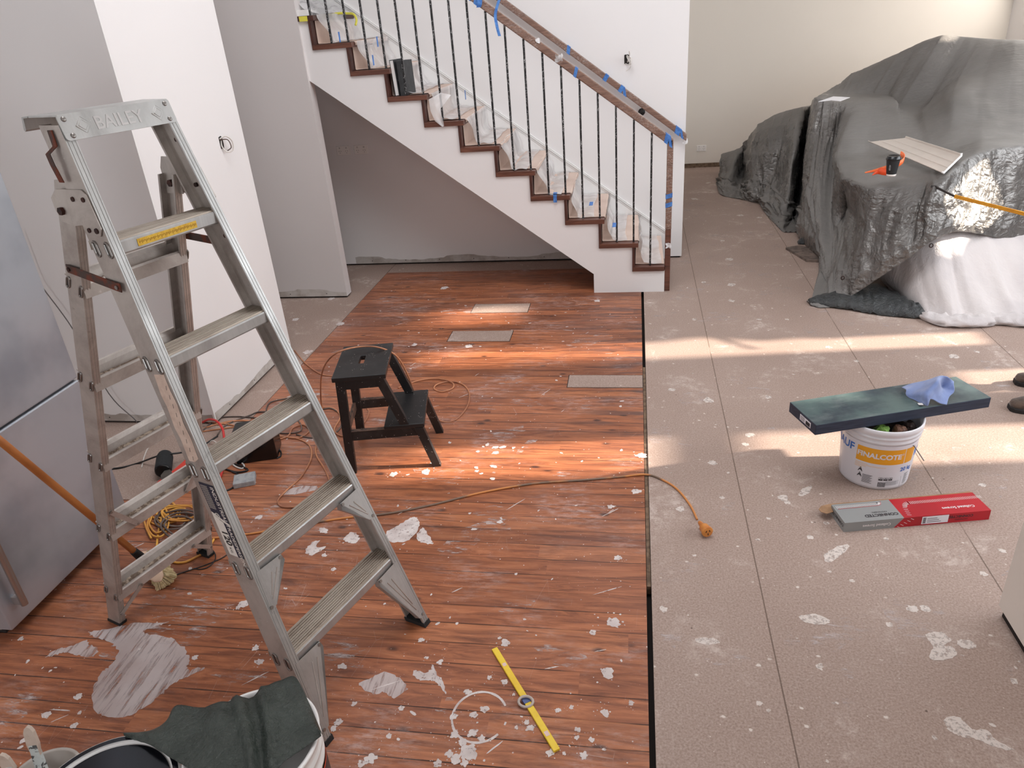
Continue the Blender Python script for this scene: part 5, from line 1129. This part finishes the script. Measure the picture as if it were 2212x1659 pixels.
# normals and folds
A = np.array([[tuple(p) for p in r] for r in rowsT]); du = np.gradient(A, axis=1); dv = np.gradient(A, axis=0); N = np.cross(du, dv); N /= np.linalg.norm(N, axis=2, keepdims=True)+1e-9
N *= np.where(N[..., 1:2] > .3, -1, 1)
for j in range(nv):
    for i in range(nu):
        p = Vector(A[j, i]); n_ = N[j, i]; steep = 1-abs(n_[2]); u_ = i/KU; v_ = j/KV
        def rg(a, b, c): return (1-abs(mn.noise(Vector((a, b, c)))*2.0))
        hang = min(1, steep*1.5)
        wr1 = mn.noise(Vector((u_*.8, v_*.7, 9)))
        f = .026*max(0, rg(u_*1.3+.5*wr1, v_*.16, 2))**3+.014*max(0, rg(u_*3.0+.8*wr1, v_*.22, 7))**2+.004*rg(u_*7+wr1, v_*.6, 4)
        g = .005*max(0, rg(p.x*1.3+p.y*.4, p.y*.9-p.x*.5, 3))**3+.005*rg(p.x*1.6, p.y*3.4+p.x, p.z*3)
        amp = f*hang+g*(1-.7*hang)
        if u_ < 8.0 and v_ < 2.2: amp += .035*max(0, rg(u_*2.4+v_*.8, v_*2.0-u_, 7))**2
        amp *= min(1, v_*.8+.35)
        d_ = n_*amp
        A[j, i] = A[j, i]+d_
        if A[j, i, 2] < .003: A[j, i, 2] = .003
mb = MB().sheet([[Vector(p) for p in r] for r in A])
t = NT('silver grey tarpaulin'); v = t.co()
wv = t.n('ShaderNodeVectorMath'); wv.operation = 'MULTIPLY_ADD'; t.l(t.noise(v, 2.2, 3, out=1), wv.inputs[0]); wv.inputs[1].default_value = (.35, .35, .35); t.l(v, wv.inputs[2])
mpp = t.n('ShaderNodeMapping'); t.l(wv.outputs[0], mpp.inputs[0]); mpp.inputs[3].default_value = (1, 1.6, 1.6)
def ridge(scale, det=4): return t.math('ABSOLUTE', t.math('SUBTRACT', t.noise(mpp.outputs[0], scale, det, .55), .5))
r1, r2_n, r3 = ridge(4.5, 3), ridge(11), ridge(30)
c = t.mix(t.step(t.noise(v, 1.3, 3), .35, .68), srgb((122, 119, 116)), srgb((102, 99, 96)))
t.set(col=c, spec=.6)
geo = t.n('ShaderNodeNewGeometry'); up_f = t.step(t.sep(geo.outputs['True Normal'])[2], .45, .9)   # dust dulls the upward faces
def dust(a, b): return t.math('SUBTRACT', a, t.math('MULTIPLY', up_f, a-b))
t.put(dust(.55, .0), t.b.inputs['Metallic'])
t.put(t.math('ADD', dust(.16, .46), t.math('MULTIPLY', t.noise(v, 7, 4), .24)), t.b.inputs['Roughness'])
def bmp(h, st, d, prev):
    n = t.n('ShaderNodeBump'); t.put(st, n.inputs['Strength']); n.inputs['Distance'].default_value = d; t.l(h, n.inputs['Height'])
    if prev: t.l(prev, n.inputs['Normal'])
    return n.outputs[0]
n1 = bmp(t.math('MULTIPLY', r1, -1), dust(.9, .12), .05, None); n2_ = bmp(t.math('MULTIPLY', r2_n, -1), dust(.75, .2), .02, n1)
rip = t.noise(t.co((1.2, 4.5, 4.5), rot=(0, 0, -.35)), 5, 5, .6, .7); n3_ = bmp(rip, .42, .02, n2_)
t.l(bmp(t.math('MULTIPLY', r3, -1), dust(.4, .1), .006, n3_), t.b.inputs['Normal'])
M_tarp = t.m
o = mb.obj('cover', M_tarp, smooth=True)
tp = thing('tarpaulin', 'huge silver grey tarpaulin draped over a heap of furniture', 'tarpaulin', (1.8, 5.0, 0)); o.parent = tp; o.location = (-1.8, -5.0, 0)
# hem tail lying dark on the floor
def pad(pts, z0, h, name, m, par, off, seed=1, ny=9, wr=.02):
    up_, dn_ = pts; U = spline([at(x, y, 2, z0) for x, y in up_], 8); D = spline([at(x, y, 2, z0) for x, y in dn_], 8); R = []
    for j in range(ny+1):
        f_ = j/ny; R.append([u.lerp(d, f_)+Vector((0, 0, h*math.sin(math.pi*f_)**.6*math.sin(math.pi*min(1, max(0, (i+1)/(len(U)+1))))**.5+wr*abs(mn.noise(Vector((i*.35, f_*4, seed)))))) for i, (u, d) in enumerate(zip(U, D))])
    ob = MB().sheet(R).obj(name, m, par, smooth=True, solid=.002); ob.location = off; return ob
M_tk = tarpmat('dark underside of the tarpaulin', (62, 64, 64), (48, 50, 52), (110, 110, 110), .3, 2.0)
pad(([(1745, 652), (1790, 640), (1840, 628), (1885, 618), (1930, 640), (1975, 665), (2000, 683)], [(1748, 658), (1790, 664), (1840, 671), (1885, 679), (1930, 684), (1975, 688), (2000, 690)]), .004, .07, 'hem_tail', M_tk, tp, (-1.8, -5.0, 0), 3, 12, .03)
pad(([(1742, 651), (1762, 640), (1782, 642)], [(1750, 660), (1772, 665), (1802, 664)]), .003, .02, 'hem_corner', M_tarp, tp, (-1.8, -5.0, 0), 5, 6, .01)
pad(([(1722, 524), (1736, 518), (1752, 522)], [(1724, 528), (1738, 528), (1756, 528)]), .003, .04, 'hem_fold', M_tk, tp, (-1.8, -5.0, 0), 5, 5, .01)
for (x, y, Y) in ((1820, 600, 4.86), (2011, 530, 4.66)):
    c = at(x, y, 1, Y); mb = MB(); mb.tube([c+Vector((.010*math.cos(a), -.004, .012*math.sin(a))) for a in [k*.52 for k in range(12)]], .003, 6, closed=True)
    e_ = mb.obj('eyelet', M_bolt, tp, smooth=True); e_.location = (-1.8, -5.0, 0)
# hidden furniture that carries the sheet
# ---------------------------------------------------------------- white dust sheet under the tarpaulin
t = NT('white cotton dust sheet'); v = t.co(); t.set(col=t.mix(t.step(t.noise(v, 2.5, 4), .35, .65), srgb((206, 198, 196)), srgb((190, 182, 182))), rough=.9, sheen=.3); t.bump(t.math('ADD', t.noise(t.co((1, 1, .3)), 18, 4, .6, .8), t.math('MULTIPLY', t.noise(v, 200, 2), .15)), .4, .02); M_sheet = t.m
ds = thing('dust_sheet', 'white cotton dust sheet hanging in folds below the tarpaulin and pooling on the floor', 'dust sheet', (2.0, 4.6, 0))
topx = [(1880, 590, 5.0), (1930, 550, 5.0), (1980, 510, 5.0), (2050, 475, 5.05), (2130, 475, 5.3), (2230, 475, 5.5), (2420, 475, 5.65)]
botx = [(1905, 600, 4.88), (1950, 640, 4.76), (2005, 678, 4.62), (2060, 682, 4.58), (2130, 684, 4.56), (2230, 684, 4.54), (2420, 690, 4.5)]
T_ = spline([at(x, y, 1, Y) for x, y, Y in topx], 18); B_ = spline([at(x, y, 2, .02) for x, y, Y in botx], 18); rows = []
for j in range(30):
    f_ = j/29; r = []
    for i, (a_, b_) in enumerate(zip(T_, B_)):
        p_ = a_.lerp(b_, f_); u_ = p_.x
        fo = (.026*math.sin(u_*34+1.5*mn.noise(Vector((u_*3, f_*1.2, 0))))+.02*abs(mn.noise(Vector((u_*14, f_*.8, 1))))+.016*mn.noise(Vector((u_*26, f_*1.5, 2))))*(.25+f_)
        r.append(Vector((p_.x+.012*math.sin(u_*20+f_*2), p_.y-.10*f_*(1-f_)*0-fo-.05*f_**3, max(.004, p_.z))))
    rows.append(r)
o = MB().sheet(rows).obj('hanging_cloth', M_sheet, ds, smooth=True); o.location = (-2.0, -4.6, 0)
def roll(px, seed, r0):
    P = spline([at(x, y, 2, .02) for x, y in px], 14); R = []
    for i, p_ in enumerate(P):
        a_ = P[max(i-1, 0)]; b_ = P[min(i+1, len(P)-1)]; t_ = (b_-a_).normalized(); sd = t_.cross(Vector((0, 0, 1))).normalized(); e_ = math.sin(math.pi*(i+1)/(len(P)+1))**.35
        R.append([p_+sd*(r0*2.1*e_*math.cos(k*math.pi/9)*(1+.4*mn.noise(Vector((i*.16, k*.9, seed)))))+Vector((0, 0, max(-.017, r0*.9*e_*math.sin(k*math.pi/9)*(1+.7*mn.noise(Vector((i*.22, k*.8, seed+9)))))))  for k in range(18)])
    return MB().loft(R)
for sd_, px_, r0 in ((1, [(1908, 602), (1935, 628), (1965, 655), (2000, 680), (2020, 690)], .016), (2, [(1990, 676), (2030, 690), (2080, 694), (2130, 690), (2160, 684)], .036), (3, [(2120, 688), (2170, 690), (2230, 694), (2330, 700)], .036), (5, [(2050, 680), (2100, 682), (2170, 678), (2240, 684), (2340, 690)], .024)):
    o = roll(px_, sd_, r0).obj('pooled_fold', M_sheet, ds, smooth=True); o.location = (-2.0, -4.6, 0)
# ---------------------------------------------------------------- things on the tarpaulin
def top_z(px, py, z): return at(px, py, 2, z)
M_tray = mat('cream profiled sheet', (214, 204, 194), .45, col2=(208, 198, 188), vs=3); M_trw = mat('white cut edge', (244, 242, 240), .5)
TL = [at(x, y, 2, z) for x, y, z in ((1876, 307, .84), (1958, 298, .90), (2077, 336, .88), (2036, 376, .80))]
tr = thing('profiled_sheet', 'cream ribbed plastic offcut lying on the tarpaulin behind the coffee cup', 'plastic offcut', TL[3])
rows = []
pf = [(0, .012), (.04, .0), (.30, 0), (.31, .003), (.32, 0), (.60, 0), (.61, .003), (.62, 0), (.96, 0), (1, .014)]
nT = (TL[2]-TL[3]).cross(TL[0]-TL[3]).normalized(); nT = nT if nT.z > 0 else -nT
for f_, h_ in pf: rows.append([TL[0].lerp(TL[3], g_).lerp(TL[1].lerp(TL[2], g_), f_)-TL[3]+nT*h_ for g_ in (0, .25, .5, .75, .93, 1)])
MB().sheet(rows).obj('sheet', M_tray, tr, solid=.004)
mb = MB().tube([TL[3].lerp(TL[2], f_)-TL[3]+nT*(h_+.003)+(TL[3]-TL[0]).normalized()*.004 for f_, h_ in pf], .007, 6); mb.obj('cut_edge', M_trw, tr, smooth=True)
cb = at(1924.5, 379.5, 2, .792)
cup = thing('coffee_cup', 'black takeaway coffee cup with black lid and white base on the tarpaulin', 'cup', cb)
MB().lathe([(.027, 0), (.028, .001), (.0285, .012)], 32, 1).lathe([(.0287, .012), (.040, .105)], 32, 0, caps=False).obj('cup', [mat('matt black paper cup', (28, 30, 33), .6), mat('white cup base', (222, 214, 208), .6)], cup, smooth=True)
MB().lathe([(.0415, .098), (.043, .100), (.043, .106), (.039, .110), (.038, .120), (.035, .1215), (.030, .117), (0, .117)], 36).obj('lid', mat('gloss black lid', (20, 22, 25), .25), cup, smooth=True)
azc = math.atan2(-cb.y, -cb.x)-.15
def cf(x, y, r0=.0287, k=.0113/.093): 
    z = .055+y; r = r0+(z-.012)*.1215+.0005; a = azc+x/r; return Vector((r*math.cos(a), r*math.sin(a), z))
mb = MB()
for s_, yy in (('lit', .012), ('tle', .004), ('bit', -.006), ('lie', -.014)): mb.text(s_, .011, lambda x, y, yy=yy: cf(x-.008, y+yy), 0, bold=.0002)
mb.obj('print', mat('pale grey print', (176, 178, 180), .6), cup)
# orange hard plastic guard curled behind the cup
M_org = mat('fluorescent orange plastic', (250, 112, 52), .4, col2=(255, 150, 96), vs=14)
og = thing('orange_guard', 'curled bright orange plastic guard lying behind the coffee cup', 'plastic guard', cb)
lo_ = [(1868, 374, .792), (1885, 372, .80), (1900, 370, .81), (1915, 368, .82), (1932, 362, .83), (1944, 358, .84), (1952, 350, .85), (1950, 342, .86), (1944, 338, .865)]
L1_ = spline([at(x, y, 2, z) for x, y, z in lo_], 6); rows = [[p_-cb for p_ in L1_], [p_-cb+Vector((.004, .01, .032*min(1, .12+i/22))) for i, p_ in enumerate(L1_)]]
MB().sheet(rows).obj('guard', M_org, og, smooth=True, solid=.003)
lo_ = [(1884, 379, .789), (1895, 376, .795), (1905, 378, .795), (1914, 379, .795)]
L1_ = spline([at(x, y, 2, z) for x, y, z in lo_], 6); rows = [[p_-cb for p_ in L1_], [p_-cb+Vector((.008, .012, .040*min(1, .15+i/10))) for i, p_ in enumerate(L1_)]]
MB().sheet(rows).obj('guard_wing', mat('deep orange plastic', (240, 84, 36), .4), og, smooth=True, solid=.003)
# long yellow rule with a steel end
r0_ = at(2017, 402, 1, 4.84); r1_ = at(2062, 424, 1, 4.70); r2_ = at(2300, 484, 1, 4.25)
rl_ = thing('long_rule', 'long yellow rule with a dark steel end resting against the tarpaulin corner', 'rule', r0_)
def stick(A_, B_, w, h):
    d = (B_-A_).normalized(); u = Vector((0, 0, 1)).cross(d).normalized(); v2 = d.cross(u); return MB().hexa([A_-u*w-v2*h, B_-u*w-v2*h, B_+u*w-v2*h, A_+u*w-v2*h, A_-u*w+v2*h, B_-u*w+v2*h, B_+u*w+v2*h, A_+u*w+v2*h])
stick(r1_-r0_, r2_-r0_, .004, .010).obj('rule', mat('ochre yellow rule', (222, 156, 40), .5, col2=(206, 138, 30), vs=20), rl_, bevel=.001)
stick(Vector((0, 0, 0)), r1_-r0_, .003, .006).box((-.014, -.012, -.026), (.012, .004, .006)).obj('steel_end', mat('dark steel', (84, 80, 80), .4, .7), rl_)
# paper on the covered box
pp = [at(x, y, 2, 1.075) for x, y in ((1768, 220), (1800, 209), (1836, 211), (1815, 219), (1795, 217))]
o = MB().prism([p_-pp[0] for p_ in pp], (0, 0, .003)).obj('paper_sheet', mat('white paper', (232, 230, 232), .7)); o.location = pp[0]; tag(o, 'white sheet of paper lying on the covered box', 'paper')
# dark plank on the floor by the tarpaulin
pk = [at(x, y, 2, .018) for x, y in ((1697, 534), (1728, 529), (1800, 552), (1790, 563), (1742, 561))]
o = MB().prism([p_-pk[0] for p_ in pk], (0, 0, .018)).obj('plank', mat('dark stained board', (124, 108, 98), .7, col2=(88, 76, 70), vs=20), bevel=.001); o.location = (pk[0].x, pk[0].y, 0); tag(o, 'short dark board on the particleboard beside the tarpaulin', 'board')
# ---------------------------------------------------------------- plaster splashes: raised, part of the floor
M_spl = NT('dried plaster splash'); t = M_spl; v = t.co(); t.set(col=t.mix(t.step(t.noise(v, 16, 4), .35, .7), srgb((226, 216, 212)), srgb((204, 190, 186))), rough=.75, alpha=t.math('MULTIPLY', t.step(t.math('ADD', t.noise(v, 60, 5, .75), .10), .40, .56), .93)); t.bump(t.noise(v, 80, 4), .3, .003); M_spl = t.m
t = NT('scraped plaster smear'); v = t.co((1, 1, 1), rot=(0, 0, .75)); 
ma = t.step(t.noise(t.co((14, 1.6, 1), rot=(0, 0, .75)), 3.0, 6, .7), .32, .52); t.set(col=t.mix(t.step(t.noise(v, 5, 4), .3, .7), srgb((214, 202, 200)), srgb((190, 172, 168))), rough=.7, alpha=t.math('MULTIPLY', ma, .86)); M_smr = t.m
t = NT('faint plaster scuff'); v = t.co(); t.set(col=srgb((214, 200, 196)), rough=.7, alpha=t.math('MULTIPLY', t.step(t.noise(t.co((1, 4, 1), rot=(0, 0, .35)), 9, 7, .8), .5, .66), .7)); M_scf = t.m
rnd = random.Random(21); spl = MB()
def blob(x, y, r, m=0, el=1.0, ang=0.0, jag=.35, n=22, z=.0009, lim=None):
    sd_ = rnd.random()*99; P = []
    for k in range(n):
        a = 2*math.pi*k/n; rr_ = r*(1+jag*mn.noise(Vector((math.cos(a)*1.8, math.sin(a)*1.8, sd_)))*1.3+jag*.5*mn.noise(Vector((math.cos(a)*6, math.sin(a)*6, sd_))))
        X, Y = rr_*math.cos(a)*el, rr_*math.sin(a); P.append(Vector((x+X*math.cos(ang)-Y*math.sin(ang), y+X*math.sin(ang)+Y*math.cos(ang), z)))
    spl.add([Vector((x, y, z+.0003))]+P, [(0, 1+k, 1+(k+1) % n) for k in range(n)], m)
def poly(px, m=0, z=.0008, jag=.004, k=6, zs=0.0):
    P = spline([at(x, y, 2, zs) for x, y in px], k, closed=True); c = sum(P, Vector())/len(P)
    P = [p_+Vector((rnd.uniform(-jag, jag), rnd.uniform(-jag, jag), z)) for p_ in P]; spl.add(P, [list(range(len(P)))], m)
def C4(l): return [(x/2.911, 1200+y/2.911) for x, y in l]
poly(C4([(565,485),(700,455),(830,430),(1050,420),(960,450),(900,480),(950,500),(1080,520),(1160,590),(1190,660),(1180,720),(1290,700),(1240,740),(1110,790),(1010,880),(900,960),(780,1020),(640,1010),(580,920),(590,830),(640,740),(700,690),(740,610),(700,550),(600,510)]), 1, .0008, .005, 7)
poly(C4([(640,840),(700,740),(820,620),(1000,560),(1140,610),(1170,700),(1060,800),(900,930),(760,1000),(640,990),(590,920)]), 1, .0012, .006, 7)
poly(C4([(290,640),(360,590),(450,570),(540,535),(560,560),(620,590),(580,640),(500,630),(420,610),(350,625)]), 1, .0009, .004)
poly([(775, 1480), (800, 1465), (830, 1452), (858, 1462), (880, 1488), (850, 1508), (830, 1495), (805, 1500)], 1, .0009, .004)
poly([(895, 1450), (925, 1452), (935, 1435), (945, 1455), (955, 1470), (962, 1498), (948, 1480), (930, 1470), (900, 1468)], 0)
poly([(1000, 1628), (1020, 1607), (1030, 1625), (1028, 1640), (1000, 1640)], 0)
poly([(835, 1150), (860, 1135), (890, 1118), (905, 1125), (900, 1148), (880, 1168), (850, 1172), (838, 1165)], 0); poly([(900, 1160), (912, 1140), (925, 1155), (935, 1175), (910, 1172)], 0)
poly([(610, 1065), (640, 1052), (680, 1050), (684, 1058), (650, 1066), (615, 1070)], 1); poly([(430, 1155), (450, 1150), (458, 1162), (440, 1168)], 0)
poly([(660, 1190), (675, 1172), (690, 1168), (684, 1182), (705, 1180), (690, 1192), (670, 1200)], 0); poly([(688, 1145), (700, 1140), (708, 1150), (696, 1152)], 0)
poly([(742, 1165), (760, 1150), (775, 1158), (772, 1172), (752, 1172)], 0); poly([(820, 1300), (838, 1290), (850, 1298), (838, 1308), (822, 1306)], 2)
poly([(1115, 978), (1132, 958), (1150, 948), (1160, 950), (1150, 960), (1136, 970), (1120, 982)], 2, .0007)
for _ in range(24):
    p_ = at(rnd.gauss(1045, 34), rnd.gauss(985, 26)); blob(p_.x, p_.y, rnd.uniform(.003, .012), rnd.choice((0, 2)), rnd.uniform(1, 1.8), rnd.random()*3, .5, 12)
# ring mark and clusters
RC = at(1036, 1548); ring = []
for k in range(48):
    a = 2*math.pi*k/48
    if 3 < k < 44 or k > 45: ring.append((a, .0035+.0015*mn.noise(Vector((k*.4, 0, 0)))))
rx_ = (at(1094, 1548)-at(976, 1548)).length/2
for (a, w), (b, w2) in zip(ring, ring[1:]):
    if b-a > .2: continue
    spl.add([RC+Vector((math.cos(a)*(rx_-w), math.sin(a)*(rx_-w)*1.08, .0008)), RC+Vector((math.cos(a)*(rx_+w), math.sin(a)*(rx_+w)*1.08, .0008)), RC+Vector((math.cos(b)*(rx_+w2), math.sin(b)*(rx_+w2)*1.08, .0008)), RC+Vector((math.cos(b)*(rx_-w2), math.sin(b)*(rx_-w2)*1.08, .0008))], [(0, 1, 2, 3)], 0)
for x, y, r in ((1012,1622,15),(998,1602,8),(985,1640,11),(970,1628,8),(1003,1648,8),(945,1650,9),(1040,1596,8),(1021,1584,10),(980,1548,8),(982,1587,8),(1023,1545,7),(1047,1532,8),(1010,1495,7),(1092,1389,9),(1057,1464,6),(1090,1473,7),(950,1430,6),(910,1383,6),(922,1421,4),(1138,1560,6),(1146,1573,7),(1116,1572,4),(1190,1626,9),(1248,1576,6),(1278,1598,6),(1218,1628,4),(1246,1594,5),(1206,1535,6),(1234,1528,5),(1306,1540,9),(1313,1455,13),(1280,1367,7),(1325,1345,14),(1364,1519,6),(1305,1619,4),(1262,1632,9),(1110,1500,4),(800,1640,12),(780,1650,8),(840,1590,7),(868,1530,6),(720,1575,7),(740,1440,9),(730,1560,8),(765,1520,6),(525,1305,9),(515,1312,5),(552,1400,7),(560,1430,8),(422,1420,7),(100,1545,8),(170,1505,7),(172,1540,4),(160,1568,7),(45,1380,6),(50,1600,6),(1385,985,9),(1375,1062,9),(560,1118,8),(575,1180,7),(720,1230,5),(700,1200,5),(905,930,8),(935,1000,5),(1080,1128,6),(1030,1018,4),(1120,1050,5),(1320,1095,7),(1290,650,6),(735,700,9),(715,645,7),(640,690,7),(960,622,7),(665,760,9),(640,800,8),(1335,1205,8),(920,1020,9),(850,1025,8),(1012,748,9),(895,745,6)):
    p_ = at(x, y); rr_ = (at(x+r, y)-p_).length; blob(p_.x, p_.y, rr_, 0, 1+.2*rnd.random(), rnd.random()*3, .45)
    for _ in range(rnd.randint(2, 7)):
        a = rnd.random()*6.28; d_ = rr_*rnd.uniform(1.3, 3.2); blob(p_.x+d_*math.cos(a), p_.y+d_*math.sin(a), rr_*rnd.uniform(.06, .2), 0, 1, 0, .3, 7)
for _ in range(520):
    x, y = rnd.uniform(-3.2, .03), rnd.uniform(.75, 5.4)
    if x < -2.0 and y > 2.4: continue
    r = rnd.choice((.0016, .002, .0024, .003, .0035, .0045, .006)); blob(x, y, r, 0, rnd.uniform(1, 2.2), rnd.random()*3.1, .4, 9)
for _ in range(90):
    x, y = rnd.uniform(-3.0, -.05), rnd.uniform(.8, 5.2)
    if x < -2.0 and y > 2.4: continue
    blob(x, y, rnd.uniform(.02, .075), 2, rnd.uniform(1, 3), rnd.uniform(-.4, .8), .5, 20, .0006)
for _ in range(60):  # thin streaks
    x, y = rnd.uniform(-2.8, 0), rnd.uniform(.8, 4.6)
    if x < -2.0 and y > 2.4: continue
    blob(x, y, rnd.uniform(.0012, .0025), 0, rnd.uniform(8, 26), rnd.uniform(-.3, 1.2), .4, 12)
for x, y, r in ((765, 1100, 6),): pass
so_ = spl.obj('plaster_splashes', [M_spl, M_smr, M_scf], floor); so_['kind'] = 'stuff'
spl = MB(); rnd = random.Random(5)
for px_ in ([(2040,1555),(2070,1548),(2100,1575),(2130,1578),(2155,1600),(2190,1620),(2150,1615),(2110,1598),(2075,1590),(2050,1578)], [(2000,1372),(2028,1365),(2055,1382),(2040,1395),(2060,1400),(2062,1420),(2010,1425),(2015,1395)], [(2068,1385),(2090,1382),(2108,1395),(2095,1402),(2075,1398)], [(1728,1332),(1760,1326),(1792,1340),(1780,1350),(1740,1345)], [(1500,1382),(1535,1378),(1555,1388),(1520,1392)], [(1780,1200),(1810,1180),(1835,1178),(1815,1200),(1790,1215)], [(1735,1055),(1755,1050),(1745,1068),(1725,1070)]):
    poly(px_, 3, .0008, .003)
for x, y, r in ((1433,1316,9),(1970,1315,12),(1998,1314,12),(1922,1350,8),(2180,1450,14),(2190,1472,8),(1500,1200,4),(1660,1120,5),(1637,1166,5),(1692,1076,12),(1700,1085,8),(1750,1161,8),(1470,1100,10),(1785,1130,6),(2122,1048,9),(2108,1100,8),(1840,1255,6),(1914,1164,6),(2165,1190,8),(2125,1240,8),(1560,1075,6),(1530,865,12),(1478,868,16),(1590,822,18),(1660,858,9),(1452,842,8),(1665,930,14),(1620,940,10),(1540,1000,10),(1610,960,8),(2030,820,9),(1935,990,8),(1575,560,10),(1600,465,8),(1640,470,7),(1560,520,6),(1520,610,6),(1580,650,8),(1640,690,6),(1700,690,5),(1500,690,6),(1620,420,5),(1500,430,8),(1530,395,6),(1580,615,10),(1790,750,7),(1850,780,6),(2060,770,12),(2110,760,7),(1640,1520,7),(1660,1535,5),(1800,1519,3),(1808,1519,4),(1830,1517,14),(1710,1385,20),(1760,1390,18),(1830,1455,14),(1770,1440,9)):
    p_ = at(x, y); rr_ = (at(x+r, y)-p_).length; blob(p_.x, p_.y, rr_*.85, 2 if r > 13 else 3, 1.2, rnd.random()*3, .4)
for _ in range(300):
    x, y = rnd.uniform(.08, 3.2), rnd.uniform(1.0, 8.5); r = rnd.choice((.002, .003, .0035, .0045, .006)); blob(x, y, r, 3, rnd.uniform(1, 2), rnd.random()*3.1, .4, 8)
for _ in range(110):
    blob(rnd.uniform(.1, 2.6), rnd.uniform(1.2, 8), rnd.uniform(.02, .07), 2, rnd.uniform(1, 2.5), rnd.random()*3, .5, 18, .0006)
t = NT('thin plaster splash'); v = t.co(); t.set(col=srgb((226, 214, 206)), rough=.7, alpha=t.math('MULTIPLY', t.step(t.noise(v, 55, 5, .75), .30, .54), .85)); M_spt = t.m
so_ = spl.obj('plaster_splashes', [M_spl, M_smr, M_scf, M_spt], bpy.data.objects['floor.001']); so_['kind'] = 'stuff'
